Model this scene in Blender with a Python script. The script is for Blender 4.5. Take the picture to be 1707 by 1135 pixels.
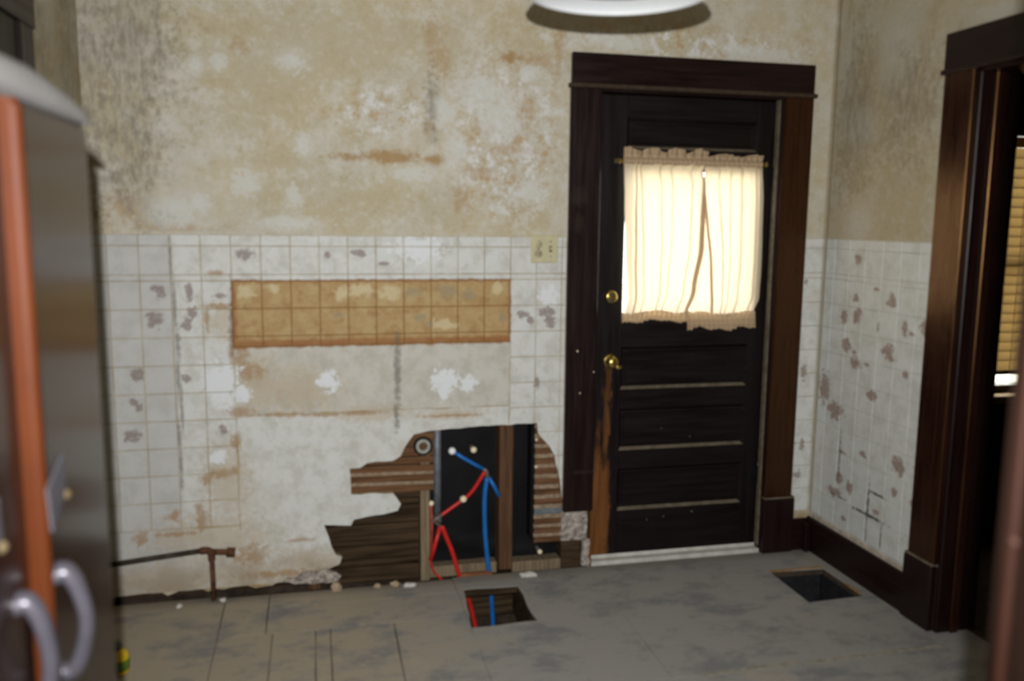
import bpy, bmesh, math, random
from math import sin, cos, pi, radians
from mathutils import Vector, Matrix, noise
from mathutils.geometry import delaunay_2d_cdt

for o in list(bpy.data.objects):
    bpy.data.objects.remove(o)
S = bpy.context.scene
COL = S.collection
rnd = random.Random(7)

# ------------------------------------------------------------------ camera
CAM_LOC = Vector((-2.2456, -3.4585, 1.5168))
RT = Vector((0.97455645, -0.22389157, 0.01059674))
UP = Vector((0.02077389, 0.13729599, 0.9903122))
FW = Vector((0.22317745, 0.96489501, -0.13845379))
cam = bpy.data.cameras.new('camera')
cam.sensor_fit = 'HORIZONTAL'
cam.sensor_width = 36.0
cam.lens = 1425.35 / 1707 * 36.0
cam.clip_start = 0.02
cam.dof.use_dof = True
cam.dof.focus_distance = 200.0
cam.dof.aperture_fstop = 2.4
co = bpy.data.objects.new('camera', cam)
COL.objects.link(co)
m = Matrix((RT, UP, -FW)).transposed().to_4x4()
m.translation = CAM_LOC
co.matrix_world = m
S.camera = co

# ------------------------------------------------------------------ world (bright overcast daylight outdoors)
w = bpy.data.worlds.new('world')
S.world = w
w.use_nodes = True
bg = w.node_tree.nodes['Background']
bg.inputs[0].default_value = (1.0, 0.94, 0.85, 1)
bg.inputs[1].default_value = 6.0

# ------------------------------------------------------------------ the camera's pop-up flash
fl = bpy.data.lights.new('camera_flash', 'SPOT')
fl.energy = 345
fl.color = (0.97, 0.985, 1.0)
fl.spot_size = radians(112)
fl.spot_blend = 1.0
fl.shadow_soft_size = 0.012
fo = bpy.data.objects.new('camera_flash', fl)
COL.objects.link(fo)
m = Matrix((RT, UP, -FW)).transposed().to_4x4()
m.translation = CAM_LOC + UP * 0.112 - FW * 0.08
fo.matrix_world = m

S.view_settings.view_transform = 'Standard'
S.view_settings.look = 'None'
S.view_settings.gamma = 1.0
S.view_settings.exposure = 0.0
S.view_settings.use_curve_mapping = False

# ------------------------------------------------------------------ node helpers
class NG:
    def __init__(self, name):
        self.mat = bpy.data.materials.new(name)
        self.mat.use_nodes = True
        self.nt = self.mat.node_tree
        self.b = self.nt.nodes['Principled BSDF']
        self.out = self.nt.nodes['Material Output']
        self._pos = None
    def node(self, t, **kw):
        n = self.nt.nodes.new(t)
        for k, v in kw.items():
            setattr(n, k, v)
        return n
    def put(self, sock, v):
        if v is None:
            return
        if isinstance(v, bpy.types.NodeSocket):
            self.nt.links.new(v, sock)
        else:
            if hasattr(sock.default_value, '__len__') and len(sock.default_value) == 4 and len(v) == 3:
                v = (*v, 1)
            sock.default_value = v
    def pos(self):
        if self._pos is None:
            self._pos = self.node('ShaderNodeNewGeometry').outputs['Position']
        return self._pos
    def math(self, op, a, b=0.0, clamp=False):
        n = self.node('ShaderNodeMath', operation=op, use_clamp=clamp)
        self.put(n.inputs[0], a)
        self.put(n.inputs[1], b)
        return n.outputs[0]
    def madd(self, v, mul, add):
        n = self.node('ShaderNodeVectorMath', operation='MULTIPLY_ADD')
        self.put(n.inputs[0], v); self.put(n.inputs[1], mul); self.put(n.inputs[2], add)
        return n.outputs[0]
    def length(self, v):
        n = self.node('ShaderNodeVectorMath', operation='LENGTH')
        self.put(n.inputs[0], v)
        return n.outputs['Value']
    def mr(self, v, a, b, c=0.0, d=1.0, smooth=True):
        n = self.node('ShaderNodeMapRange')
        n.interpolation_type = 'SMOOTHSTEP' if smooth else 'LINEAR'
        n.clamp = True
        self.put(n.inputs[0], v)
        for i, x in enumerate((a, b, c, d)):
            n.inputs[i + 1].default_value = x
        return n.outputs[0]
    def noise(self, scale, detail=4, rough=0.6, vec=None, stretch=None):
        v = vec or self.pos()
        if stretch:
            v = self.madd(v, stretch, (0, 0, 0))
        n = self.node('ShaderNodeTexNoise')
        self.put(n.inputs['Vector'], v)
        n.inputs['Scale'].default_value = scale
        n.inputs['Detail'].default_value = detail
        n.inputs['Roughness'].default_value = rough
        return n.outputs[0]
    def mix(self, f, a, b):
        n = self.node('ShaderNodeMix', data_type='RGBA')
        self.put(n.inputs[0], f)
        self.put(n.inputs[6], a)
        self.put(n.inputs[7], b)
        return n.outputs[2]
    def sep(self):
        n = self.node('ShaderNodeSeparateXYZ')
        self.put(n.inputs[0], self.pos())
        return n.outputs
    def blobs(self, lst, warp, axis, soft=0.3):
        """mask of soft ellipses at wall places (u, z, ru, rz) with ragged outlines"""
        tot = None
        for (u, z, ru, rz) in lst:
            if axis == 'X':
                v = self.madd(self.pos(), (1 / ru, 0, 1 / rz), (-u / ru, 0, -z / rz))
            elif axis == 'Y':
                v = self.madd(self.pos(), (0, 1 / ru, 1 / rz), (0, -u / ru, -z / rz))
            else:
                v = self.madd(self.pos(), (1 / ru, 1 / rz, 0), (-u / ru, -z / rz, 0))
            d = self.math('ADD', self.length(v), warp)
            k = self.mr(d, 1 + soft, 1 - soft)
            tot = k if tot is None else self.math('MAXIMUM', tot, k)
        return tot
    def warp(self, mid, a, b):
        f = self.noise(42, 4, 0.65)
        return self.math('ADD', self.math('MULTIPLY', self.math('SUBTRACT', mid, 0.5), a), self.math('MULTIPLY', self.math('SUBTRACT', f, 0.5), b))
    def fin(self, color=None, rough=0.8, spec=0.3, metal=0.0, bump=None, bdist=0.002, bstr=0.6):
        self.put(self.b.inputs['Base Color'], color)
        self.put(self.b.inputs['Roughness'], rough)
        self.put(self.b.inputs['Specular IOR Level'], spec)
        self.put(self.b.inputs['Metallic'], metal)
        if bump is not None:
            n = self.node('ShaderNodeBump')
            n.inputs['Strength'].default_value = bstr
            n.inputs['Distance'].default_value = bdist
            self.put(n.inputs['Height'], bump)
            self.nt.links.new(n.outputs[0], self.b.inputs['Normal'])
        return self.mat

def srgb(r, g, b):
    f = lambda c: (c / 255 / 12.92) if c / 255 <= 0.04045 else ((c / 255 + 0.055) / 1.055) ** 2.4
    return (f(r), f(g), f(b))

def simple(name, col, rough=0.6, spec=0.3, metal=0.0, var=0.25, scale=30, stretch=None, bump=False):
    g = NG(name)
    n = g.noise(scale, 5, 0.6, stretch=stretch)
    k = g.mr(n, 0.3, 0.7)
    c = g.mix(k, tuple(x * (1 - var) for x in col), tuple(min(1, x * (1 + var)) for x in col))
    return g.fin(c, rough, spec, metal, bump=n if bump else None)

# ------------------------------------------------------------------ wall paint materials
Z_TILE = 1.4527
UP_RUST = [(-1.936, 1.761, 0.13, 0.022), (-2.087, 1.757, 0.069, 0.016), (-1.781, 1.758, 0.048, 0.019), (-1.467, 2.164, 0.039, 0.023), (-1.343, 2.156, 0.08, 0.028), (-2.5, 2.156, 0.034, 0.026), (-1.745, 2.152, 0.03, 0.08), (-1.78, 2.229, 0.026, 0.09), (-1.563, 1.882, 0.044, 0.023), (-1.66, 1.606, 0.03, 0.052), (-1.586, 1.703, 0.074, 0.024), (-1.267, 2.176, 0.02, 0.094), (-2.77, 1.478, 0.16, 0.014), (-2.93, 1.54, 0.07, 0.06), (-1.45, 1.80, 0.10, 0.02), (-1.40, 1.95, 0.03, 0.07)]
UP_TAN = [(-2.148, 2.186, 0.495, 0.154), (-2.461, 1.872, 0.091, 0.044), (-1.733, 2.209, 0.083, 0.113), (-2.086, 1.83, 0.037, 0.041), (-2.159, 1.598, 0.299, 0.093), (-2.44, 1.996, 0.196, 0.154), (-2.359, 1.731, 0.133, 0.045), (-2.408, 1.572, 0.058, 0.091), (-1.418, 2.227, 0.148, 0.138), (-1.41, 1.61, 0.076, 0.122), (-0.75, 2.287, 0.161, 0.096), (-2.285, 2.047, 0.089, 0.088), (-1.75, 1.56, 0.12, 0.08)]
UP_WHITE = [(-2.768, 1.544, 0.094, 0.056), (-2.312, 2.112, 0.053, 0.044), (-2.575, 2.088, 0.026, 0.028), (-2.662, 2.073, 0.023, 0.031), (-1.733, 1.953, 0.052, 0.035), (-2.28, 1.797, 0.027, 0.04), (-2.318, 1.593, 0.032, 0.036), (-1.588, 2.033, 0.06, 0.06), (-1.514, 1.942, 0.08, 0.09), (-1.685, 1.796, 0.04, 0.08), (-1.392, 2.112, 0.044, 0.028), (-1.853, 1.697, 0.072, 0.032), (-1.385, 1.635, 0.07, 0.05), (-2.671, 1.568, 0.043, 0.031), (-0.362, 2.235, 0.168, 0.03), (-1.013, 2.249, 0.156, 0.03), (-2.5, 1.65, 0.05, 0.05), (-2.33, 1.50, 0.10, 0.025)]
UP_GREY = [(-2.885, 2.167, 0.142, 0.315), (-2.902, 1.804, 0.114, 0.259), (-3.023, 2.034, 0.08, 0.421), (-2.796, 2.108, 0.062, 0.127), (-1.781, 1.955, 0.024, 0.138)]
LO_CHIP = [(-2.507, 1.378, 0.031, 0.021), (-2.193, 1.376, 0.014, 0.016), (-2.074, 1.381, 0.028, 0.014), (-1.975, 1.341, 0.024, 0.007), (-2.819, 1.235, 0.02, 0.025), (-2.829, 1.251, 0.026, 0.011), (-2.714, 1.234, 0.013, 0.03), (-2.843, 1.129, 0.03, 0.029), (-2.708, 1.153, 0.02, 0.019), (-2.727, 1.111, 0.018, 0.023), (-2.605, 1.221, 0.022, 0.01), (-2.917, 0.921, 0.026, 0.027), (-2.738, 0.901, 0.015, 0.019), (-2.928, 0.813, 0.02, 0.014), (-2.914, 0.789, 0.012, 0.019), (-1.335, 0.837, 0.011, 0.026), (-1.399, 1.13, 0.023, 0.015), (-1.295, 1.139, 0.037, 0.017), (-1.282, 1.1, 0.023, 0.025), (-1.365, 1.102, 0.016, 0.017), (-2.945, 0.679, 0.03, 0.021), (-2.61, 0.686, 0.014, 0.021), (-0.087, 1.258, 0.009, 0.011), (-0.073, 0.846, 0.018, 0.039), (-0.06, 0.50, 0.012, 0.03), (-0.08, 0.36, 0.02, 0.02)]
LO_RUST = [(-2.602, 1.179, 0.057, 0.010), (-2.655, 1.134, 0.008, 0.051), (-2.63, 0.511, 0.045, 0.02), (-2.678, 0.494, 0.022, 0.022), (-2.575, 0.52, 0.016, 0.015), (-2.707, 0.331, 0.022, 0.054), (-2.712, 0.381, 0.015, 0.013), (-2.545, 0.758, 0.045, 0.02), (-2.385, 0.742, 0.093, 0.008), (-2.221, 0.737, 0.107, 0.008), (-2.078, 0.734, 0.096, 0.006), (-2.513, 0.918, 0.058, 0.033), (-2.538, 0.954, 0.031, 0.072), (-2.571, 1.003, 0.009, 0.071), (-2.56, 0.642, 0.018, 0.034), (-2.615, 1.307, 0.03, 0.010), (-2.788, 0.275, 0.089, 0.010), (-2.807, 0.35, 0.022, 0.02), (-2.402, 0.079, 0.119, 0.014), (-2.517, 0.166, 0.05, 0.04), (-2.327, 0.215, 0.048, 0.008), (-2.932, 0.266, 0.022, 0.024), (-1.986, 0.272, 0.1, 0.006), (-1.70, 0.71, 0.1, 0.006)]
LO_TAN = [(-2.473, 0.869, 0.091, 0.096), (-2.313, 0.839, 0.139, 0.086), (-2.59, 0.083, 0.208, 0.076), (-2.863, 0.081, 0.179, 0.075), (-2.599, 0.485, 0.091, 0.148), (-2.653, 0.24, 0.227, 0.1), (-2.03, 0.73, 0.145, 0.031), (-1.708, 0.716, 0.152, 0.021), (-2.60, 1.12, 0.05, 0.06), (-2.3, 0.12, 0.15, 0.05)]
LO_WHITE = [(-2.604, 0.878, 0.066, 0.081), (-2.542, 0.835, 0.034, 0.036), (-2.2, 0.87, 0.04, 0.045), (-1.728, 0.865, 0.065, 0.043), (-1.738, 0.807, 0.02, 0.03), (-2.637, 0.58, 0.032, 0.029), (-1.632, 0.841, 0.035, 0.035), (-1.294, 1.202, 0.041, 0.04), (-1.831, 1.401, 0.097, 0.048)]
ST_PALE = [(-2.507, 1.23, 0.032, 0.028), (-2.142, 1.222, 0.023, 0.024), (-2.071, 1.236, 0.052, 0.024), (-1.952, 1.225, 0.043, 0.029), (-2.406, 1.248, 0.022, 0.018), (-1.508, 1.241, 0.02, 0.025), (-1.733, 1.095, 0.05, 0.02)]
ST_GREY = [(-1.721, 1.233, 0.039, 0.024), (-1.856, 1.227, 0.034, 0.017), (-1.634, 1.217, 0.03, 0.02), (-2.155, 1.138, 0.019, 0.014), (-1.832, 1.121, 0.025, 0.017), (-1.795, 1.096, 0.015, 0.015), (-1.486, 1.116, 0.015, 0.02)]
R_CHIP = [(-0.249, 1.372, 0.021, 0.025), (-0.246, 1.209, 0.017, 0.02), (-0.17, 1.123, 0.026, 0.036), (-0.263, 1.134, 0.028, 0.033), (-0.477, 1.215, 0.025, 0.026), (-0.378, 1.255, 0.019, 0.007), (-0.57, 1.118, 0.017, 0.03), (-0.607, 1.099, 0.014, 0.009), (-0.687, 1.135, 0.029, 0.027), (-0.477, 1.014, 0.03, 0.033), (-0.503, 0.981, 0.019, 0.014), (-0.268, 0.928, 0.037, 0.025), (-0.201, 0.998, 0.03, 0.026), (-0.35, 0.936, 0.019, 0.007), (-0.255, 0.975, 0.017, 0.01), (-0.59, 0.936, 0.014, 0.018), (-0.395, 0.812, 0.031, 0.02), (-0.061, 0.786, 0.037, 0.068), (-0.149, 0.694, 0.062, 0.037), (-0.406, 1.102, 0.007, 0.017), (-0.705, 0.794, 0.013, 0.02), (-0.588, 0.572, 0.035, 0.028), (-0.608, 0.553, 0.017, 0.024), (-0.706, 0.577, 0.026, 0.032), (-0.699, 0.46, 0.026, 0.023), (-0.576, 0.452, 0.017, 0.019), (-0.288, 0.386, 0.021, 0.026), (-0.367, 0.553, 0.02, 0.013), (-0.207, 0.402, 0.026, 0.026), (-0.221, 0.524, 0.021, 0.011), (-0.478, 0.338, 0.022, 0.012), (-0.179, 0.33, 0.053, 0.02), (-0.261, 0.236, 0.017, 0.013)]
R_WHITE = [(-0.418, 2.202, 0.109, 0.138), (-0.068, 2.192, 0.044, 0.102), (-0.181, 1.929, 0.104, 0.075), (-0.902, 2.228, 0.081, 0.03), (-0.224, 1.528, 0.083, 0.076)]
R_TAN = [(-0.482, 1.622, 0.215, 0.186), (-0.399, 1.719, 0.03, 0.285), (-0.286, 2.061, 0.236, 0.217), (-0.149, 1.832, 0.17, 0.152)]
# soot-dark cracks, as (u, z, ru, rz)
B_CRACK = [(-2.778, 1.36, 0.005, 0.10), (-2.770, 1.17, 0.006, 0.10), (-2.764, 1.035, 0.009, 0.055), (-2.768, 0.90, 0.006, 0.09), (-2.760, 0.78, 0.005, 0.09), (-2.773, 0.68, 0.006, 0.06), (-2.772, 0.55, 0.006, 0.08), (-1.925, 0.90, 0.012, 0.15), (-1.93, 0.72, 0.010, 0.06), (-2.565, 1.10, 0.006, 0.12)]
R_CRACK = [(-0.42, 0.355, 0.006, 0.075), (-0.47, 0.412, 0.05, 0.006), (-0.43, 0.308, 0.10, 0.007), (-0.418, 0.24, 0.003, 0.05), (-0.515, 0.24, 0.004, 0.06), (-0.203, 0.52, 0.004, 0.10), (-0.21, 0.32, 0.06, 0.005)]

C_CREAM = srgb(195, 189, 174)
C_WHITE = srgb(208, 208, 202)
C_TAN = srgb(180, 167, 134)
C_RUST = srgb(168, 130, 84)
C_GREY = srgb(128, 120, 108)
C_TILE = srgb(212, 212, 207)

def corner(g, axis):
    # dirty joint where the back and right walls meet
    v = g.sep()[0 if axis == 'X' else 1]
    return g.math('MULTIPLY', g.mr(v, -0.022, -0.004), g.mr(g.noise(6, 4, .6), .25, .5, .2, .75))

def paint_upper(g, axis, white, tan, rust, grey, mottled, tone=0.0):
    big = g.noise(3.2, 6, 0.62)
    mid = g.noise(11, 6, 0.7)
    fine = g.noise(60, 5, 0.7)
    warp = g.warp(mid, 2.6, 2.6)
    c = g.mix(g.mr(big, 0.38, 0.62), C_CREAM, srgb(194, 182, 154))
    c = g.mix(g.math('MULTIPLY', g.mr(mid, 0.50, 0.60), 0.55), c, srgb(204, 200, 188))
    c = g.mix(g.math('MULTIPLY', g.mr(mid, 0.46, 0.36), 0.55), c, C_TAN)
    c = g.mix(g.math('MULTIPLY', g.blobs(tan, warp, axis, 0.6), 0.55), c, C_TAN)
    if mottled:
        reg = g.blobs(mottled, 0.0, axis, 0.5)
        m2 = g.noise(17, 6, 0.75)
        c = g.mix(g.math('MULTIPLY', reg, g.mr(m2, 0.52, 0.58)), c, srgb(214, 212, 208))
        c = g.mix(g.math('MULTIPLY', g.math('MULTIPLY', reg, g.mr(m2, 0.46, 0.42)), 0.6), c, srgb(176, 140, 92))
    m3 = g.noise(21, 7, 0.78)
    c = g.mix(g.math('MULTIPLY', g.mr(m3, 0.53, 0.62), 0.4), c, srgb(208, 204, 194))
    c = g.mix(g.math('MULTIPLY', g.mr(m3, 0.45, 0.37), 0.35), c, srgb(164, 148, 112))
    if rust:
        c = g.mix(g.math('MULTIPLY', g.blobs(rust[4:], warp, axis, 0.6), 0.38), c, C_RUST)
        c = g.mix(g.math('MULTIPLY', g.blobs(rust[:4], warp, axis, 0.6), 0.75), c, srgb(160, 122, 66))
    c = g.mix(g.math('MULTIPLY', g.blobs(white, g.math('MULTIPLY', warp, 1.5), axis, 0.4), 0.7), c, C_WHITE)
    if grey:
        sp = g.noise(40, 5, 0.7, stretch=(1, 1, 0.35))
        k = g.math('MULTIPLY', g.blobs(grey, warp, axis, 0.7), g.mr(sp, 0.35, 0.66, 0.25, 1.0))
        c = g.mix(g.math('MULTIPLY', k, 0.8), c, C_GREY)
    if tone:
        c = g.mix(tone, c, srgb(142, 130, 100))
    c = g.mix(corner(g, axis), c, srgb(150, 134, 100))
    c = g.mix(g.math('MULTIPLY', g.mr(fine, 0.55, 0.75), 0.25), c, srgb(140, 126, 100))
    return c, mid, fine, warp

def mat_back_upper():
    g = NG('stained_plaster_upper')
    c, mid, fine, warp = paint_upper(g, 'X', UP_WHITE, UP_TAN, UP_RUST, UP_GREY,
                                     [(-1.48, 1.85, 0.24, 0.33), (-0.75, 2.26, 0.6, 0.06), (-1.95, 1.93, 0.22, 0.1)])
    return g.fin(c, 0.85, 0.2, bump=fine, bdist=0.0015)

def mat_back_lower():
    g = NG('painted_tile_lower')
    mid = g.noise(13, 6, 0.7)
    fine = g.noise(70, 5, 0.7)
    xyz = g.sep()
    warp = g.warp(mid, 1.8, 3.4)
    c = g.mix(g.mr(mid, 0.42, 0.66), C_TILE, srgb(192, 190, 180))
    c = g.mix(g.math('MULTIPLY', g.mr(g.noise(3, 4, .6), .52, .68), .35), c, srgb(200, 195, 180))
    # greyer, never repainted column beside the crack
    c = g.mix(g.math('MULTIPLY', g.mr(xyz[0], -2.755, -2.79), 0.5), c, srgb(176, 174, 172))
    # bare grey plaster where something hung below the stained strip
    inx = g.math('MULTIPLY', g.mr(xyz[0], -2.57, -2.55), g.mr(xyz[0], -1.44, -1.46))
    inz = g.math('MULTIPLY', g.mr(xyz[2], 0.73, 0.75), g.mr(xyz[2], 1.03, 1.01))
    c = g.mix(g.math('MULTIPLY', g.math('MULTIPLY', inx, inz), 0.85), c, g.mix(g.mr(mid, .4, .65), srgb(198, 193, 180), srgb(182, 176, 162)))
    c = g.mix(g.math('MULTIPLY', g.blobs(LO_TAN, warp, 'X', 0.6), 0.5), c, srgb(180, 158, 122))
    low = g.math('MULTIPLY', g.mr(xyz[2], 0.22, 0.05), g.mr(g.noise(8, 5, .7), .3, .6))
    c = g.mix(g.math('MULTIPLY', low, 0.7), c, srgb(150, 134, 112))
    c = g.mix(g.math('MULTIPLY', g.blobs(LO_RUST, warp, 'X', 0.6), 0.68), c, srgb(160, 124, 80))
    c = g.mix(g.blobs(LO_WHITE, warp, 'X', 0.2), c, srgb(222, 224, 224))
    chip = g.math('MULTIPLY', g.blobs(LO_CHIP, warp, 'X', 0.25), g.mr(g.noise(90, 3, .6), .2, .5))
    c = g.mix(g.math('MULTIPLY', chip, 0.8), c, srgb(134, 116, 110))
    # brown glue stained strip
    e = g.math('MULTIPLY', g.math('SUBTRACT', g.noise(30, 4, .6), 0.5), 0.03)
    sx = g.math('ADD', xyz[0], e)
    sz = g.math('ADD', xyz[2], e)
    st = g.math('MULTIPLY', g.math('MULTIPLY', g.mr(sx, -2.567, -2.559), g.mr(sx, -1.449, -1.457)),
                g.math('MULTIPLY', g.mr(sz, 1.005, 1.02), g.mr(sz, 1.282, 1.274)))
    gold = g.mix(g.mr(mid, 0.35, 0.65), srgb(172, 138, 86), srgb(184, 158, 110))
    gold = g.mix(g.math('MULTIPLY', g.mr(g.noise(24, 5, .7), .5, .62), .5), gold, srgb(150, 110, 62))
    gold = g.mix(g.math('MULTIPLY', g.blobs(ST_PALE, warp, 'X', 0.4), 0.7), gold, srgb(212, 196, 156))
    gold = g.mix(g.math('MULTIPLY', g.blobs(ST_GREY, warp, 'X', 0.4), 0.6), gold, srgb(150, 138, 112))
    rim = g.math('MAXIMUM', g.math('MAXIMUM', g.mr(sz, 1.262, 1.276), g.mr(sz, 1.052, 1.034)),
                 g.math('MAXIMUM', g.mr(sx, -2.535, -2.555), g.mr(sx, -1.47, -1.456)))
    gold = g.mix(g.math('MULTIPLY', rim, g.mr(mid, .3, .6, .55, .95)), gold, srgb(150, 98, 50))
    c = g.mix(st, c, gold)
    c = g.mix(g.math('MULTIPLY', g.blobs(B_CRACK, warp, 'X', 0.7), 0.6), c, srgb(92, 86, 76))
    c = g.mix(corner(g, 'X'), c, srgb(150, 136, 106))
    c = g.mix(g.math('MULTIPLY', g.mr(fine, 0.58, 0.75), 0.2), c, srgb(140, 130, 112))
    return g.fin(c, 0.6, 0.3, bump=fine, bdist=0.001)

def mat_right_upper():
    g = NG('stained_plaster_side')
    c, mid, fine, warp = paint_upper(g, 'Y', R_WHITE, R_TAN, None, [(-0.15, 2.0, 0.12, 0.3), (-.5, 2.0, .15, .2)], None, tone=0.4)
    return g.fin(c, 0.85, 0.2, bump=fine, bdist=0.0015)

def mat_right_lower():
    g = NG('painted_tile_side')
    mid = g.noise(13, 6, 0.7)
    fine = g.noise(70, 5, 0.7)
    warp = g.warp(mid, 1.6, 3.4)
    c = g.mix(g.mr(mid, 0.4, 0.66), srgb(204, 206, 202), srgb(190, 190, 182))
    chip = g.math('MULTIPLY', g.blobs(R_CHIP, warp, 'Y', 0.2), g.mr(g.noise(80, 3, .6), .2, .46))
    c = g.mix(corner(g, 'Y'), c, srgb(160, 148, 122))
    c = g.mix(g.math('MULTIPLY', chip, 0.85), c, srgb(140, 116, 104))
    c = g.mix(g.math('MULTIPLY', g.blobs(R_CRACK, warp, 'Y', 0.4), 0.9), c, srgb(58, 44, 36))
    return g.fin(c, 0.55, 0.3, bump=fine, bdist=0.001)

M_BU = mat_back_upper()
M_BL = mat_back_lower()
M_RU = mat_right_upper()
M_RL = mat_right_lower()
def mat_grout():
    g = NG('brown_grout')
    n = g.noise(7, 5, .65)
    xyz = g.sep()
    c = g.mix(g.mr(n, .35, .65), srgb(190, 178, 152), srgb(156, 132, 92))
    st = g.math('MULTIPLY', g.math('MULTIPLY', g.mr(xyz[0], -2.58, -2.56), g.mr(xyz[0], -1.44, -1.46)), g.math('MULTIPLY', g.mr(xyz[2], 1.0, 1.02), g.mr(xyz[2], 1.29, 1.275)))
    c = g.mix(st, c, srgb(136, 96, 54))
    return g.fin(c, 0.9, 0.1)
M_GROUT = mat_grout()
M_GROUT_SIDE = simple('grey_grout', srgb(188, 186, 176), 0.9, 0.1, var=0.2, scale=9)

def wood_dark(name, col=(0.012, 0.0044, 0.0036), rough=0.36, stretch=(14, 14, 1), worn=False, spec=0.28, amber=False, smudge=None):
    g = NG(name)
    n = g.noise(3.0, 6, 0.65, stretch=stretch)
    f = g.noise(60, 4, 0.7)
    c = g.mix(g.mr(n, 0.3, 0.7), tuple(x * 0.65 for x in col), tuple(x * 1.3 for x in col))
    c = g.mix(g.math('MULTIPLY', g.mr(f, 0.68, 0.8), 0.2), c, (0.04, 0.03, 0.024))
    if worn:
        xyz = g.sep()
        k = g.noise(5, 6, 0.7, stretch=(6, 6, 1.2))
        wx = g.math('ADD', xyz[0], g.math('MULTIPLY', g.math('SUBTRACT', k, 0.5), 0.10))
        a = g.math('MULTIPLY', g.mr(wx, -0.975, -1.0), g.mr(g.math('ADD', xyz[2], g.math('MULTIPLY', g.math('SUBTRACT', k, .5), 1.0)), 0.62, 0.36))
        b = g.math('MULTIPLY', g.mr(wx, -0.985, -0.99), g.math('MULTIPLY', g.mr(wx, -1.02, -1.005), g.math('MULTIPLY', g.mr(xyz[2], 0.95, 0.86), g.mr(xyz[2], .45, .55))))
        a = g.math('MAXIMUM', a, g.math('MULTIPLY', b, .7))
        c = g.mix(g.math('MULTIPLY', a, 0.85), c, g.mix(g.mr(n, .3, .7), (0.10, 0.034, 0.008), (0.22, 0.085, 0.02)))
    if smudge:
        c = g.mix(g.math('MULTIPLY', g.blobs(smudge, g.warp(n, 1.0, 2.5), 'X', 0.5), 0.5), c, (0.035, 0.022, 0.016))
    r = g.mr(n, 0.2, 0.8, rough - 0.08, rough + 0.12)
    if amber:
        g.put(g.b.inputs['Specular Tint'], (0.95, 0.5, 0.2))
    return g.fin(c, r, spec, bump=n, bdist=0.0004)

M_WOODV = wood_dark('dark_varnished_wood_vertical')
M_WOODH = wood_dark('dark_varnished_wood_horizontal', stretch=(1, 1, 14))
M_DOOR = wood_dark('dark_door_wood', col=(0.0062, 0.0032, 0.0030), rough=0.42, worn=True)
M_DOORH = wood_dark('dark_door_rail_wood', col=(0.0062, 0.0032, 0.0030), rough=0.42, stretch=(1, 1, 14))
M_CASE = wood_dark('red_brown_casing_wood', col=(0.018, 0.006, 0.004), rough=0.27, spec=0.8, amber=True)
M_NEAR = wood_dark('brown_jamb_wood', col=(0.011, 0.0050, 0.0030), rough=0.55, spec=0.12)
M_NEARRED = wood_dark('reddish_bead_wood', col=(0.020, 0.0062, 0.0030), rough=0.6, spec=0.12)
M_DUST = simple('dusty_ledge_wood', srgb(104, 94, 78), 0.9, 0.1)
M_OLDWOOD = simple('old_lath_wood', srgb(104, 74, 50), 0.85, 0.15, var=0.4, scale=5, stretch=(1, 6, 22), bump=True)
M_STUDWOOD = simple('old_stud_wood', srgb(92, 66, 46), 0.85, 0.15, var=0.35, scale=5, stretch=(16, 16, 1), bump=True)
M_GREYWOOD = simple('weathered_grey_wood', srgb(124, 108, 86), 0.85, 0.15, var=0.35, scale=5, stretch=(16, 16, 1), bump=True)
M_SHEATH = simple('dark_sheathing_wood', srgb(66, 52, 37), 0.9, 0.1, var=0.5, scale=4, stretch=(1, 4, 16), bump=True)
M_KEY = simple('plaster_key', srgb(148, 128, 106), 0.95, 0.1, var=0.3, scale=40, bump=True)
M_MORTAR = simple('rough_mortar', srgb(158, 148, 138), 0.95, 0.1, var=0.5, scale=55, bump=True)
M_TAR = simple('black_tar_paper', (0.0042, 0.004, 0.004), 0.6, 0.2, var=0.4, scale=8)
M_PLASTER = simple('plain_plaster', srgb(196, 186, 160), 0.9, 0.15, var=0.12, scale=6)
M_CEIL = simple('ceiling_plaster', srgb(206, 196, 170), 0.9, 0.15, var=0.1, scale=4)
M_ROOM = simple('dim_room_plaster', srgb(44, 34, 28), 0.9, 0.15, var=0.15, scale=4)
M_SOIL = simple('crawlspace_soil', srgb(62, 52, 44), 1.0, 0.05, var=0.4, scale=12)
M_SIDING = simple('outside_siding', srgb(190, 188, 180), 0.8, 0.2, var=0.1)
M_GRASS = simple('pale_concrete_yard', srgb(214, 212, 196), 1.0, 0.05, var=0.3, scale=2)
M_BRASS = simple('brass', (0.62, 0.46, 0.14), 0.28, 0.5, 1.0, var=0.15)
M_BLACKM = simple('black_metal', (0.012, 0.012, 0.013), 0.4, 0.5, 0.6)
M_GALV = simple('galvanised_metal', srgb(116, 122, 126), 0.55, 0.4, 0.35, var=0.2)
M_RUSTPIPE = simple('rusty_pipe', srgb(96, 66, 46), 0.8, 0.2, 0.3, var=0.5, scale=25)
M_DARKPIPE = simple('dark_iron_pipe', srgb(66, 56, 48), 0.7, 0.3, 0.3, var=0.4, scale=25)
M_BLUE = simple('blue_plastic_pipe', srgb(28, 104, 176), 0.4, 0.4, var=0.1)
M_RED = simple('red_plastic_pipe', srgb(196, 40, 34), 0.4, 0.4, var=0.1)
M_FIT = simple('grey_fitting', srgb(120, 112, 104), 0.5, 0.4, 0.4)
M_CAPW = simple('white_plug', srgb(250, 248, 244), 0.35, 0.5, var=0.03)
M_CAPC = simple('cream_plug', srgb(246, 230, 196), 0.4, 0.5, var=0.05)
M_IVORY = simple('ivory_plastic', srgb(196, 188, 150), 0.45, 0.4, var=0.05)
M_SLOT = simple('dark_slot', srgb(90, 80, 56), 0.7, 0.2)
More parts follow.
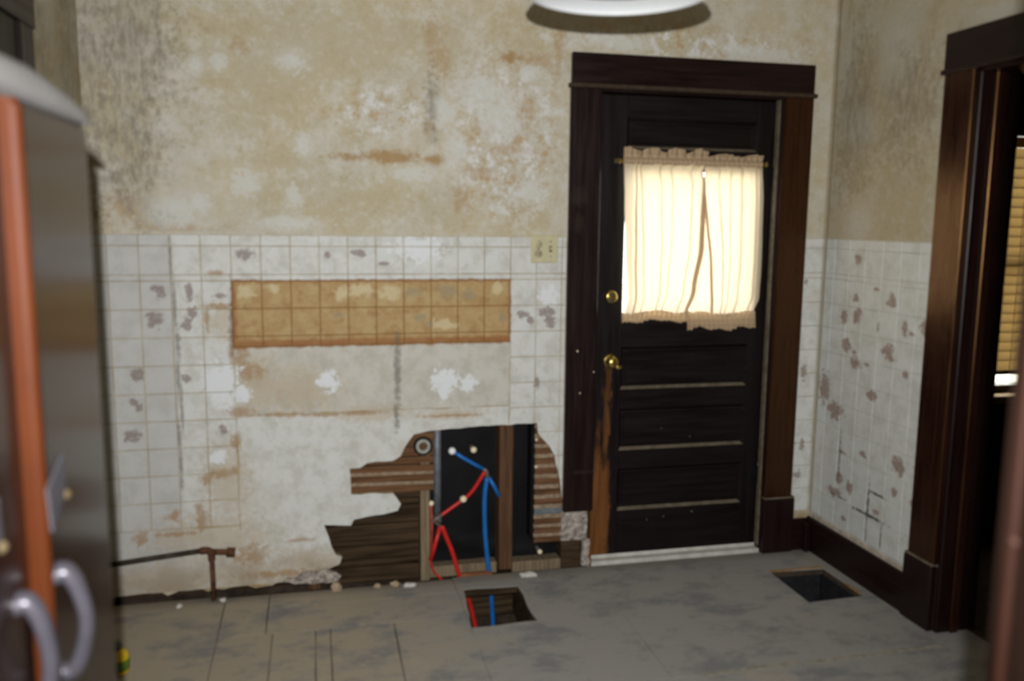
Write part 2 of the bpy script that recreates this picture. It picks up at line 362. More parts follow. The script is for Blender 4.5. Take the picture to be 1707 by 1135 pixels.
M_ENAMEL = simple('white_enamel', srgb(206, 207, 206), 0.4, 0.4, var=0.02)
M_SILL = simple('white_threshold', srgb(196, 192, 184), 0.7, 0.3, var=0.12, scale=20)

# ------------------------------------------------------------------ geometry helpers
def link(o, parent=None):
    COL.objects.link(o)
    if parent is not None:
        o.parent = parent
        o.matrix_parent_inverse = Matrix.Translation(-Vector(parent.get('base', (0, 0, 0))))
    return o

def mesh(name, vs, fs, mat, parent=None, smooth=False):
    me = bpy.data.meshes.new(name)
    me.from_pydata([tuple(v) for v in vs], [], [tuple(f) for f in fs])
    me.validate()
    if mat:
        me.materials.append(mat)
    if smooth:
        for p in me.polygons:
            p.use_smooth = True
    return link(bpy.data.objects.new(name, me), parent)

def from_bm(name, bm, mat, parent=None, smooth=False):
    me = bpy.data.meshes.new(name)
    bmesh.ops.recalc_face_normals(bm, faces=bm.faces)
    bm.to_mesh(me)
    bm.free()
    if mat:
        me.materials.append(mat)
    if smooth:
        for p in me.polygons:
            p.use_smooth = True
    return link(bpy.data.objects.new(name, me), parent)

def bm_box(bm, x0, x1, y0, y1, z0, z1, bev=0.0, seg=1):
    b2 = bmesh.new()
    bmesh.ops.create_cube(b2, size=1)
    for v in b2.verts:
        v.co = Vector(((x0 + x1) / 2 + v.co.x * (x1 - x0), (y0 + y1) / 2 + v.co.y * (y1 - y0), (z0 + z1) / 2 + v.co.z * (z1 - z0)))
    if bev > 0:
        bmesh.ops.bevel(b2, geom=b2.edges[:], offset=bev, segments=seg, affect='EDGES', profile=0.5)
    vm = [bm.verts.new(v.co) for v in b2.verts]
    b2.verts.index_update()
    for f in b2.faces:
        bm.faces.new([vm[v.index] for v in f.verts])
    b2.free()

def box(name, x0, x1, y0, y1, z0, z1, mat, parent=None, bev=0.003, seg=1):
    bm = bmesh.new()
    bm_box(bm, x0, x1, y0, y1, z0, z1, bev, seg)
    return from_bm(name, bm, mat, parent)

def frames(pts):
    pts = [Vector(p) for p in pts]
    T = []
    for i in range(len(pts)):
        a = pts[max(0, i - 1)]
        b = pts[min(len(pts) - 1, i + 1)]
        T.append((b - a).normalized())
    n = T[0].orthogonal().normalized()
    out = []
    for i, t in enumerate(T):
        n = (n - t * n.dot(t)).normalized()
        out.append((pts[i], n, t.cross(n)))
    return out

def tube(name, pts, r, mat, parent=None, n=12, flat=1.0):
    fr = frames(pts)
    rs = r if isinstance(r, (list, tuple)) else [r] * len(pts)
    vs, fs = [], []
    for (p, a, b), q in zip(fr, rs):
        for k in range(n):
            t = 2 * pi * k / n
            vs.append(p + a * (cos(t) * q) + b * (sin(t) * q * flat))
    for i in range(len(pts) - 1):
        for k in range(n):
            fs.append((i * n + k, i * n + (k + 1) % n, (i + 1) * n + (k + 1) % n, (i + 1) * n + k))
    fs.append(tuple(range(n))[::-1])
    fs.append(tuple(range((len(pts) - 1) * n, len(pts) * n)))
    return mesh(name, vs, fs, mat, parent, smooth=True)

def smooth_path(pts, k=6):
    """Catmull-Rom through the given points"""
    P = [Vector(p) for p in pts]
    P = [P[0] * 2 - P[1]] + P + [P[-1] * 2 - P[-2]]
    out = []
    for i in range(1, len(P) - 2):
        for j in range(k):
            t = j / k
            a, b, c, d = P[i - 1], P[i], P[i + 1], P[i + 2]
            out.append(0.5 * ((2 * b) + (c - a) * t + (2 * a - 5 * b + 4 * c - d) * t * t + (3 * b - a - 3 * c + d) * t ** 3))
    out.append(P[-2])
    return out

def lathe(name, prof, mat, parent=None, at=(0, 0, 0), axis='Z', n=32, smooth=True):
    vs, fs = [], []
    at = Vector(at)
    for (r, h) in prof:
        for k in range(n):
            t = 2 * pi * k / n
            if axis == 'Z':
                v = Vector((r * cos(t), r * sin(t), h))
            elif axis == 'Y':
                v = Vector((r * cos(t), h, r * sin(t)))
            else:
                v = Vector((h, r * cos(t), r * sin(t)))
            vs.append(at + v)
    for i in range(len(prof) - 1):
        for k in range(n):
            fs.append((i * n + k, i * n + (k + 1) % n, (i + 1) * n + (k + 1) % n, (i + 1) * n + k))
    bm = bmesh.new()
    bv = [bm.verts.new(v) for v in vs]
    for f in fs:
        bm.faces.new([bv[i] for i in f])
    bmesh.ops.remove_doubles(bm, verts=bm.verts[:], dist=1e-5)
    return from_bm(name, bm, mat, parent, smooth)

def on_back(u, z, d): return (u, d, z)          # d grows into the back wall
def on_right(u, z, d): return (d, u, z)
def on_floor(u, v, d): return (u, v, d)

def polymesh(name, outer, holes, fn, d0, d1, mat, parent=None):
    """flat outline with holes, given thickness d0..d1 along the wall's depth"""
    vs, faces = [], []
    for loop in [outer] + list(holes):
        s = len(vs)
        if sum(a[0] * b[1] - b[0] * a[1] for a, b in zip(loop, list(loop[1:]) + [loop[0]])) < 0:
            loop = list(loop)[::-1]
        vs += [Vector((a, b)) for a, b in loop]
        faces.append(list(range(s, s + len(loop))))
    rv, re, rf, ov, oe, of = delaunay_2d_cdt(vs, [], faces, 1, 1e-6)
    keep = [f for f, o in zip(rf, of) if 0 in o and not any(k > 0 for k in o)]
    if not keep:
        return None
    used = {}
    def gi(i):
        if i not in used:
            used[i] = len(used)
        return used[i]
    tr = [[gi(i) for i in f] for f in keep]
    order = sorted(used, key=lambda k: used[k])
    nv = len(order)
    V = [fn(rv[i].x, rv[i].y, d0) for i in order] + [fn(rv[i].x, rv[i].y, d1) for i in order]
    F = []
    cnt = {}
    for f in tr:
        for a, b in zip(f, f[1:] + f[:1]):
            cnt[(a, b)] = 1
    for f in tr:
        F.append(f)
        F.append([i + nv for i in reversed(f)])
    for (a, b) in cnt:
        if (b, a) not in cnt:
            F.append([a, b, b + nv, a + nv])
    bm = bmesh.new()
    bv = [bm.verts.new(v) for v in V]
    for f in F:
        try:
            bm.faces.new([bv[i] for i in f])
        except ValueError:
            pass
    return from_bm(name, bm, mat, parent)

def ragged(loop, step=0.02, amp=0.006, seed=1, closed=True):
    r = random.Random(seed)
    out = []
    n = len(loop)
    for i in range(n if closed else n - 1):
        a, b = Vector(loop[i]), Vector(loop[(i + 1) % n])
        k = max(1, int((b - a).length / step))
        nrm = Vector((-(b - a).y, (b - a).x))
        if nrm.length > 0:
            nrm.normalize()
        for j in range(k):
            p = a.lerp(b, j / k)
            if j:
                p = p + nrm * r.uniform(-amp, amp)
            out.append((p.x, p.y))
    if not closed:
        out.append(tuple(loop[-1]))
    return out

def structure(o):
    o['kind'] = 'structure'
    return o

def empty(name, loc):
    o = bpy.data.objects.new(name, None)
    COL.objects.link(o)
    o.location = loc
    o['base'] = tuple(loc)
    o.empty_display_size = 0.05
    return o

def thing(name, label, cat, loc, group=None):
    o = empty(name, loc)
    return tag(o, label, cat, group)

def tag(o, label, cat, group=None):
    o['label'] = label
    o['category'] = cat
    if group:
        o['group'] = group
    return o

def based(o, base):
    """move the mesh origin to a base point without moving the mesh"""
    b = Vector(base)
    o.data.transform(Matrix.Translation(-b))
    o.location = b
    return o

# ================================================================== SETTING
XL = -3.0574            # left wall plane
H = 2.72                # ceiling
# ---- back wall: plaster with the broken-out hole
HOLE = [(-2.187, -0.05), (-2.162, 0.014), (-2.206, 0.029), (-2.222, 0.051), (-2.215, 0.082), (-2.17, 0.099), (-2.16, 0.129), (-2.184, 0.139),
        (-2.201, 0.174), (-2.212, 0.219), (-2.23, 0.272), (-2.121, 0.262), (-2.109, 0.286), (-2.05, 0.296), (-1.986, 0.301),
        (-1.928, 0.313), (-1.915, 0.34), (-1.933, 0.370), (-1.947, 0.389), (-2.119, 0.395), (-2.123, 0.505), (-2.081, 0.505),
        (-2.052, 0.524), (-1.946, 0.528), (-1.914, 0.547), (-1.884, 0.604), (-1.859, 0.636), (-1.80, 0.648), (-1.746, 0.651),
        (-1.632, 0.657), (-1.332, 0.662), (-1.326, 0.617), (-1.31, 0.595), (-1.277, 0.561), (-1.25, 0.512), (-1.235, 0.444),
        (-1.22, 0.363), (-1.205, 0.262), (-1.085, 0.262), (-1.085, -0.05)]
HOLE_R = ragged(HOLE, 0.03, 0.003, 3)
DOORHOLE = [(-1.09, -0.06), (-0.237, -0.06), (-0.237, 2.07), (-1.09, 2.07)]
bottom = ragged([(XL, 0.03), (-2.6, 0.035), (-2.10, 0.03)], 0.03, 0.012, 5, closed=False)

wall_back = structure(polymesh('wall_back', [(XL, Z_TILE), (0.0, Z_TILE), (0.0, H), (XL, H)],
                               [[(-1.09, 1.4), (-0.237, 1.4), (-0.237, 2.07), (-1.09, 2.07)]], on_back, 0.0015, 0.022, M_BU))
polymesh('scored_base', bottom + [(0.0, 0.03), (0.0, Z_TILE), (XL, Z_TILE)], [HOLE_R, DOORHOLE], on_back, 0.002, 0.022, M_GROUT, wall_back)

def clip_piece(name, x0, x1, z0, z1, mat, parent, fn, d0, d1, holes):
    return polymesh(name, [(x0, z0), (x1, z0), (x1, z1), (x0, z1)], holes, fn, d0, d1, mat, parent)

# tiles: one shared mesh per size
tile_cache = {}
def tile(x0, x1, z0, z1, fn, mat, parent, key, gap=0.0025):
    wdt, hgt = x1 - x0 - gap, z1 - z0 - gap
    k = (key, round(wdt, 3), round(hgt, 3))
    if k not in tile_cache:
        a, b, e = wdt / 2, hgt / 2, 0.0012
        V = [fn(*p) for p in ((-a, -b, 0.002), (a, -b, 0.002), (a, b, 0.002), (-a, b, 0.002),
                              (-a + e, -b + e, 0.0), (a - e, -b + e, 0.0), (a - e, b - e, 0.0), (-a + e, b - e, 0.0))]
        F = [(4, 5, 6, 7), (0, 1, 5, 4), (1, 2, 6, 5), (2, 3, 7, 6), (3, 0, 4, 7)]
        bm = bmesh.new()
        bv = [bm.verts.new(v) for v in V]
        for f in F:
            bm.faces.new([bv[i] for i in f])
        me = bpy.data.meshes.new('wall_tile')
        bmesh.ops.recalc_face_normals(bm, faces=bm.faces)
        # outward = towards the room
        f0 = max(bm.faces, key=lambda f: f.calc_area())
        want = Vector(fn(0, 0, -1)) - Vector(fn(0, 0, 0))
        if f0.normal.dot(want) < 0:
            bmesh.ops.reverse_faces(bm, faces=bm.faces[:])
        bm.to_mesh(me)
        bm.free()
        me.materials.append(mat)
        tile_cache[k] = me
    o = bpy.data.objects.new('wall_tile', tile_cache[k])
    link(o, parent)
    o.location = fn((x0 + x1) / 2, (z0 + z1) / 2, rnd.uniform(-0.0006, 0.0003))
    return o

ROWS = [Z_TILE, 1.410, 1.300, 1.2765]
while ROWS[-1] > 0.20:
    ROWS.append(ROWS[-1] - 0.109)
COLS = [XL] + [-2.5593 + 0.1105 * k for k in range(-4, 13)]
COLS = [c for c in COLS if c < -1.215] + [-1.213]
hx = [p[0] for p in HOLE]; hz = [p[1] for p in HOLE]
def touches(x0, x1, z0, z1):
    return x1 > -2.0 and z0 < 0.67
for i in range(len(COLS) - 1):
    x0, x1 = COLS[i], COLS[i + 1]
    for j in range(len(ROWS) - 1):
        z1, z0 = ROWS[j], ROWS[j + 1]
        inpatch = x0 > -2.57 and x1 < -1.44
        if inpatch:
            if z1 < 1.03:
                continue
            z0 = max(z0, 1.018)
        elif x1 < -2.5 and z0 < 0.28:
            continue
        if touches(x0, x1, z0, z1):
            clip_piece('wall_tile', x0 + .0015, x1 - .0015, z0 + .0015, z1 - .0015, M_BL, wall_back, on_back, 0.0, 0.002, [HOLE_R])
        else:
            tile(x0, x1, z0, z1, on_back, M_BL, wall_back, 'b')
# the strip of tile between the door casing and the corner
for j in range(len(ROWS) - 1):
    tile(-0.112, -0.001, max(ROWS[j + 1], 0.17), ROWS[j], on_back, M_BL, wall_back, 'b', 0.002)
# smooth skim-coat patches
polymesh('skim_patch', ragged([(-2.5575, 0.745), (-1.456, 0.745), (-1.456, 1.014), (-2.5575, 1.014)], 0.05, 0.003, 9), [HOLE_R], on_back, -0.0008, 0.002, M_BL, wall_back)
polymesh('skim_patch', ragged([(-2.556, 0.04), (-1.456, 0.04), (-1.456, 0.741), (-2.556, 0.741)], 0.05, 0.004, 10), [HOLE_R], on_back, -0.0014, 0.002, M_BL, wall_back)
polymesh('skim_patch', ragged([(XL + .002, 0.035), (-2.559, 0.04), (-2.559, ROWS[-2] - .003), (XL + .002, ROWS[-2] - .003)], 0.04, 0.003, 11), [], on_back, -0.0004, 0.002, M_BL, wall_back)

# ---- inside the wall: laths, plaster keys, studs, sheathing
def lath(x0, x1, zc, wd, y0=0.022, mat=M_OLDWOOD, name='lath', tilt=0.0):
    bm = bmesh.new()
    n = 6
    rows = []
    for i in range(n + 1):
        x = x0 + (x1 - x0) * i / n
        dz = tilt * (i / n - .5) + rnd.uniform(-.0012, .0012)
        rows.append([bm.verts.new((x, y, zc + dz + s)) for (y, s) in ((y0, -wd / 2), (y0, wd / 2), (y0 + .008, wd / 2), (y0 + .008, -wd / 2))])
    for a, b in zip(rows, rows[1:]):
        for k in range(4):
            bm.faces.new((a[k], a[(k + 1) % 4], b[(k + 1) % 4], b[k]))
    bm.faces.new(rows[0]); bm.faces.new(rows[-1][::-1])
    return from_bm(name, bm, mat, wall_back)

for zc in (0.402, 0.445, 0.487, 0.522):
    lath(-2.15, -1.774, zc, 0.027, tilt=-0.006)
for zc in (0.423, 0.466):
    lath(-2.15, -1.774, zc, 0.015, y0=0.0245, mat=M_KEY, name='plaster_key', tilt=-0.006)
lath(-1.93, -1.774, 0.559, 0.040)
lath(-1.92, -1.774, 0.611, 0.056)
lath(-1.90, -1.774, 0.656, 0.028)
lath(-1.95, -1.832, 0.375, 0.024, y0=.026, mat=M_SHEATH)
for k, zc in enumerate((0.130, 0.172, 0.213, 0.259, 0.303, 0.348, 0.395, 0.441, 0.486, 0.532, 0.575, 0.62)):
    lath(-1.332, -1.195, zc, 0.026, mat=(M_GALV if k == 3 else M_OLDWOOD))
    lath(-1.334, -1.195, zc + 0.0225, 0.018, y0=0.0222, mat=M_KEY, name='plaster_key')
def bits(name, spots, r, mat):
    for (x, y, z) in spots:
        lathe(name, [(0, -r), (r * .7, -r * .7), (r, 0), (r * .7, r * .7), (0, r)], mat, wall_back, (x, y, z), 'Y', 10)
bits('nail_head', [(-1.33, 0.012, 0.585), (-1.33, 0.012, 0.465)], 0.0065, M_CAPC)

box('stud', -1.829, -1.789, 0.031, 0.12, -0.02, 0.72, M_GREYWOOD, wall_back)
box('stud', -1.487, -1.427, 0.031, 0.12, 0.0, 0.72, M_STUDWOOD, wall_back)
box('stud', -1.345, -1.29, 0.045, 0.12, 0.13, 0.72, M_TAR, wall_back)
box('stud', -1.205, -1.115, 0.031, 0.12, -0.02, 0.72, M_SHEATH, wall_back)
box('stud', -2.30, -2.25, 0.031, 0.12, -0.02, 0.72, M_STUDWOOD, wall_back)
box('sole_plate', -2.3, -1.83, 0.07, 0.125, -0.02, 0.045, M_SHEATH, wall_back)
box('sole_plate', -1.786, -1.49, 0.055, 0.125, -0.02, 0.030, M_GREYWOOD, wall_back)
box('sole_plate', -1.425, -1.115, 0.040, 0.125, -0.02, 0.028, M_GREYWOOD, wall_back)
box('wood_scrap', -1.66, -1.52, 0.005, 0.03, -0.018, 0.006, simple('reddish_wood', srgb(140, 92, 64), .85, .1, scale=8), wall_back)
z = -0.02
k = 0
while z < 0.72:
    h = (0.088, 0.062, 0.094, 0.078, 0.07, 0.092)[k % 6]
    bm = bmesh.new()
    yo = rnd.uniform(-.006, .004)
    bm_box(bm, -2.36, -1.80, 0.108 + yo, 0.128, z + .002, z + h - .003, 0.003)
    from_bm('sheathing_board', bm, M_SHEATH, wall_back)
    z += h
    k += 1
# black tar paper with a sagging fold
vs, fs = [], []
nx, nz = 22, 26
for j in range(nz + 1):
    for i in range(nx + 1):
        u = i / nx; v = j / nz
        x = -1.80 + u * 0.62
        zz = -0.05 + v * 0.79
        y = 0.112 + 0.006 * noise.noise(Vector((x * 7, zz * 5, 1))) - 0.012 * math.exp(-((zz - 0.10 + 0.25 * (x + 1.6)) / 0.02) ** 2)
        vs.append((x, y, zz))
for j in range(nz):
    for i in range(nx):
        a = j * (nx + 1) + i
        fs.append((a, a + 1, a + nx + 2, a + nx + 1))
tp = mesh('tar_paper', vs, fs, M_TAR, wall_back, smooth=True)
tp.modifiers.new('thick', 'SOLIDIFY').thickness = 0.003
# rough mortar left behind by the missing plinth block
vs, fs = [], []
nx, nz = 26, 28
for j in range(nz + 1):
    for i in range(nx + 1):
        x = -1.212 + 0.122 * i / nx
        zz = 0.118 + 0.142 * j / nz
        y = 0.006 + 0.010 * noise.noise(Vector((x * 60, zz * 60, 3))) + 0.006 * noise.noise(Vector((x * 150, zz * 150, 9)))
        e = min(i, nx - i, j, nz - j)
        if e == 0:
            y = 0.03
        vs.append((x, y, zz))
for j in range(nz):
    for i in range(nx):
        a = j * (nx + 1) + i
        fs.append((a, a + 1, a + nx + 2, a + nx + 1))
mesh('rough_mortar', vs, fs, M_MORTAR, wall_back, smooth=True)
polymesh('plaster_edge', ragged([(-1.118, 0.005), (-1.083, 0.0), (-1.083, 0.125), (-1.118, 0.12)], 0.02, 0.006, 21), [], on_back, 0.0, 0.02, M_MORTAR, wall_back)
# loose slab of plaster hanging at the lower left of the hole
polymesh('loose_plaster', ragged([(-2.40, 0.045), (-2.30, 0.08), (-2.22, 0.085), (-2.165, 0.05), (-2.18, 0.028), (-2.30, 0.03)], 0.02, 0.005, 22), [], on_back, -0.012, 0.004, M_MORTAR, wall_back)

# outside face of the wall
outer = polymesh('outer_siding', [(-3.75, -0.72), (3.4, -0.72), (3.4, H), (-3.75, H)],
                 [[(-1.09, -0.06), (-0.237, -0.06), (-0.237, 2.07), (-1.09, 2.07)], [(0.93, 0.70), (1.78, 0.70), (1.78, 1.98), (0.93, 1.98)]],
                 on_back, 0.15, 0.18, M_SIDING, wall_back)

# ---- right wall with its doorway
RY0, RY1, RY2 = -0.7065, -0.8509, -1.68
wall_right = structure(polymesh('wall_right', [(0.0, Z_TILE), (0.0, H), (-2.79, H), (-2.79, Z_TILE)],
                                [[(-0.84, 1.4), (-1.69, 1.4), (-1.69, 2.06), (-0.84, 2.06)]], on_right, 0.0015, 0.15, M_RU))
polymesh('scored_base', [(0.0, -0.02), (0.0, Z_TILE), (-2.79, Z_TILE), (-2.79, -0.02)], [[(-0.84, -0.05), (-1.69, -0.05), (-1.69, 1.6), (-0.84, 1.6)]],
         on_right, 0.002, 0.15, M_GROUT_SIDE, wall_right)
ycols = [-0.001, -0.075] + [-0.075 - 0.1105 * k for k in range(1, 6)] + [-0.7065]
for a, b in zip(ycols, ycols[1:]):
    for j in range(len(ROWS) - 1):
        tile(b, a, max(ROWS[j + 1], 0.185), ROWS[j], on_right, M_RL, wall_right, 'r', 0.0022)
box('bare_plaster_band', -0.004, 0.01, -0.70, 0.0, 0.15, 0.178, simple('buff_plaster_band', srgb(178, 166, 152), .9, .1), wall_right)

# ---- other shell pieces
wall_left = structure(box('wall_left', XL - 0.15, XL, -2.79, 0.15, -0.02, H, M_RU, None, 0))
wf = structure(polymesh('wall_front', [(XL - .15, -0.02), (0.15, -0.02), (0.15, H), (XL - .15, H)],
                        [[(-2.55, -0.1), (-1.575, -0.1), (-1.575, 2.06), (-2.55, 2.06)]], on_back, -2.93, -2.80, M_PLASTER))
structure(box('ceiling', XL - 0.6, 3.4, -5.6, 0.18, H, H + 0.1, M_CEIL, None, 0))
structure(box('wall_near_room_left', -3.7, -3.6, -5.6, -2.93, -0.02, H, M_PLASTER, None, 0))
structure(box('wall_near_room_gap', -3.6, XL - .15, -2.93, -2.83, -0.02, H, M_PLASTER, None, 0))
structure(box('wall_near_room_right', 0.0, 0.15, -5.6, -2.93, -0.02, H, M_PLASTER, None, 0))
structure(box('wall_near_room_back', -3.7, 3.4, -5.7, -5.6, -0.02, H, M_PLASTER, None, 0))
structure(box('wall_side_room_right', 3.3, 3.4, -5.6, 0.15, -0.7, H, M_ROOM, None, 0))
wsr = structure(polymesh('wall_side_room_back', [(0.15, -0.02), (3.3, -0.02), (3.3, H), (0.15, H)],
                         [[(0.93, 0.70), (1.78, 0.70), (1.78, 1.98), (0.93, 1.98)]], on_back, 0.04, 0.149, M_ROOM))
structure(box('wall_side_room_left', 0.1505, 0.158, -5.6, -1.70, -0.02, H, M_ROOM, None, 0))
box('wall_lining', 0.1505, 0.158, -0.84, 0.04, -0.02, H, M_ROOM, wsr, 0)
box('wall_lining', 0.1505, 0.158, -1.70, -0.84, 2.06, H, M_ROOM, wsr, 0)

# ---- floor: worn sheets and boards with two cut-outs
def mat_floor():
    g = NG('worn_grey_floor')
    big = g.noise(1.6, 5, 0.6)
    mid = g.noise(3.6, 7, 0.72, stretch=(1.0, 1.7, 1))
    fine = g.noise(60, 5, 0.7)
    xyz = g.sep()
    warm = g.mr(g.math('ADD', xyz[0], g.math('MULTIPLY', g.math('SUBTRACT', mid, .5), 1.2)), -1.5, -2.2)
    c = g.mix(warm, srgb(150, 147, 142), srgb(160, 149, 130))
    c = g.mix(g.math('MULTIPLY', g.mr(mid, 0.48, 0.62), 0.7), c, srgb(114, 116, 118))
    c = g.mix(g.math('MULTIPLY', g.mr(big, 0.52, 0.66), 0.5), c, srgb(172, 158, 138))
    c = g.mix(g.math('MULTIPLY', g.mr(g.noise(9, 6, .75), 0.56, 0.7), 0.45), c, srgb(116, 108, 98))
    c = g.mix(g.math('MULTIPLY', g.mr(fine, 0.62, 0.76), 0.4), c, srgb(176, 168, 154))
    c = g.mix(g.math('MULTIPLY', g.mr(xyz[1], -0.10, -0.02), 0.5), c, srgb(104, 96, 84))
    return g.fin(c, 0.75, 0.25, bump=fine, bdist=0.001)
M_FLOOR = mat_floor()
HOLE1 = [(-1.672, -0.130), (-1.626, -0.125), (-1.444, -0.138), (-1.440, -0.234), (-1.448, -0.334), (-1.440, -0.462), (-1.698, -0.470)]
HOLE2 = [(-0.322, -0.221), (-0.067, -0.233), (-0.064, -0.523), (-0.322, -0.532)]
floor = structure(polymesh('floor', [(-3.7, -5.7), (3.4, -5.7), (3.4, 0.030), (-1.1, 0.030), (-1.1, -0.005), (-3.7, -0.005)],
                           [ragged(HOLE1, 0.05, 0.004, 4), HOLE2], on_floor, -0.028, -0.004, simple('dark_subfloor', srgb(70, 60, 50), .95, .1)))
def sheet(x0, x1, y0, y1, holes=(), name='floor_board', g=0.0018, z=0.0):
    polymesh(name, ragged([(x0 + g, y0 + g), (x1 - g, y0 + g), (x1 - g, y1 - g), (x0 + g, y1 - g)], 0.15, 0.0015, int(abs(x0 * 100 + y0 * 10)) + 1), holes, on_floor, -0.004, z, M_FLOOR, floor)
sheet(XL, -2.62, -2.8, -0.004)
sheet(-2.62, -2.45, -0.36, -0.02)
sheet(-2.45, -1.70, -0.15, -0.02)
sheet(-2.45, -1.70, -0.365, -0.15)
sheet(-2.62, -2.425, -2.8, -0.36)
sheet(-2.425, -2.27, -2.8, -0.365)
sheet(-2.27, -2.216, -2.8, -0.365)
sheet(-2.216, -1.98, -2.8, -0.365)
sheet(-1.98, -1.698, -2.8, -0.365, [HOLE1])
sheet(-1.70, -1.10, -0.96, -0.004, [ragged(HOLE1, 0.05, 0.004, 4)], 'floor_sheet', 0.001)
sheet(-1.10, 0.14, -0.96, -0.0, [HOLE2], 'floor_sheet', 0.001)
sheet(-1.70, 0.14, -2.8, -0.96, [], 'floor_sheet', 0.0005)
for a, b in ((-1.0, -0.62), (-0.60, -0.05)):
    polymesh('seam_tape', ragged([(a, -0.972), (b, -0.962), (b, -0.944), (a, -0.954)], 0.05, 0.003, 31), [], on_floor, 0.0, 0.0012, simple('pale_seam_tape', srgb(150, 144, 130), .9, .1), floor)
box('floor_void_soil', -3.7, 3.4, -5.7, 0.15, -0.72, -0.66, M_SOIL, floor, 0)
box('cut_edge', -1.672, -1.446, -0.141, -0.131, -0.03, -0.004, M_SHEATH, floor, 0.001)
box('floor_joist', -1.95, -1.30, -0.475, -0.435, -0.20, -0.03, M_SHEATH, floor)
box('floor_joist', -1.95, -1.30, 0.06, 0.12, -0.22, -0.03, M_SHEATH, floor)
box('floor_joist', -1.42, -1.37, -0.43, 0.05, -0.20, -0.03, M_SHEATH, floor)
box('foundation', -3.7, 3.3, 0.130, 0.149, -0.66, -0.03, M_SOIL, floor, 0)
box('foundation', XL, -2.33, 0.125, 0.148, -0.03, 0.2, M_SHEATH, floor, 0)
box('skirt', -3.75, -3.7, -5.7, 0.15, -0.7, 0.0, M_SOIL, floor, 0)
box('skirt', -3.7, 3.4, -5.75, -5.7, -0.7, 0.0, M_SOIL, floor, 0)
box('raw_edge', -0.325, -0.064, -0.226, -0.214, -0.003, 0.003, simple('raw_pine', srgb(150, 116, 72), .8, .2), floor, 0.001)
box('raw_edge', -0.072, -0.060, -0.50, -0.40, -0.003, 0.003, bpy.data.materials['raw_pine'], floor, 0.001)
# sheet-metal duct boot below the vent cut-out
duct = thing('floor_duct', 'dark sheet-metal duct box sunk in the floor cut-out by the right baseboard', 'duct', (-0.19, -0.38, -0.3))
MD = simple('dark_duct_metal', srgb(50, 50, 52), 0.5, 0.4, 0.4)
box('duct_side', -0.345, -0.335, -0.545, -0.205, -0.30, -0.03, MD, duct, 0.002)
box('duct_side', -0.055, -0.045, -0.545, -0.205, -0.30, -0.03, MD, duct, 0.002)
box('duct_side', -0.335, -0.055, -0.555, -0.545, -0.30, -0.03, MD, duct, 0.002)
box('duct_side', -0.335, -0.055, -0.205, -0.195, -0.30, -0.03, MD, duct, 0.002)
box('duct_bottom', -0.335, -0.055, -0.545, -0.205, -0.305, -0.295, MD, duct, 0.002)

# ---- door casing on the back wall (trim_1)
trim1 = structure(empty('trim_1', (-0.66, 0, 0)))
CL, CI, DR, CR = -1.2132, -1.0794, -0.2478, -0.1122
box('side_casing', CL, CI, -0.022, 0.001, 0.262, 2.06, wood_dark('smudged_casing_wood', smudge=[(-1.172, 1.62, 0.032, 0.035), (-1.170, 1.51, 0.020, 0.035), (-1.135, 0.44, 0.05, 0.008)]), trim1, 0.003)
box('side_casing', DR, CR, -0.022, 0.0, 0.262, 2.06, M_CASE, trim1, 0.003)
box('head_casing', CL + 0.002, CR - 0.002, -0.026, 0.0, 2.075, 2.197, M_WOODH, trim1, 0.003)
box('head_fillet', CL - 0.010, CR + 0.010, -0.036, 0.0, 2.058, 2.076, simple('dusty_fillet', srgb(62, 50, 38), .8, .2), trim1, 0.005, 2)
box('plinth_block', DR - 0.004, -0.098, -0.030, 0.0, 0.0, 0.258, M_WOODV, trim1, 0.004)
box('plinth_cap', DR - 0.004, -0.098, -0.026, 0.0, 0.258, 0.266, M_DUST, trim1, 0.002)
box('side_jamb', CI - 0.002, CI + 0.006, 0.0, 0.15, 0.0, 2.066, M_DOOR, trim1, 0.002)
box('jamb_light_block', CI - 0.035, CI - 0.002, 0.025, 0.15, -0.03, 2.066, M_SHEATH, trim1, 0.0)  # unseen filler added beside the jamb to block a daylight leak
box('side_jamb', DR - 0.006, DR + 0.012, 0.0, 0.15, 0.0, 2.066, M_WOODV, trim1, 0.002)
box('head_jamb', CI + 0.006, DR - 0.006, 0.0, 0.15, 2.050, 2.068, M_WOODH, trim1, 0.002)
box('rear_light_stop', CI + .004, CI + .03, 0.083, 0.11, 0.0, 2.05, M_WOODV, trim1, 0.002)  # unseen strips added behind the door to block daylight at its edges
box('rear_light_stop', DR - .03, DR - .004, 0.083, 0.11, 0.0, 2.05, M_WOODV, trim1, 0.002)
box('rear_light_stop', CI + .006, DR - .006, 0.083, 0.11, 2.025, 2.052, M_WOODH, trim1, 0.002)
box('door_stop', DR - 0.014, DR - 0.006, 0.005, 0.035, 0.03, 2.05, M_DUST, trim1, 0.002)

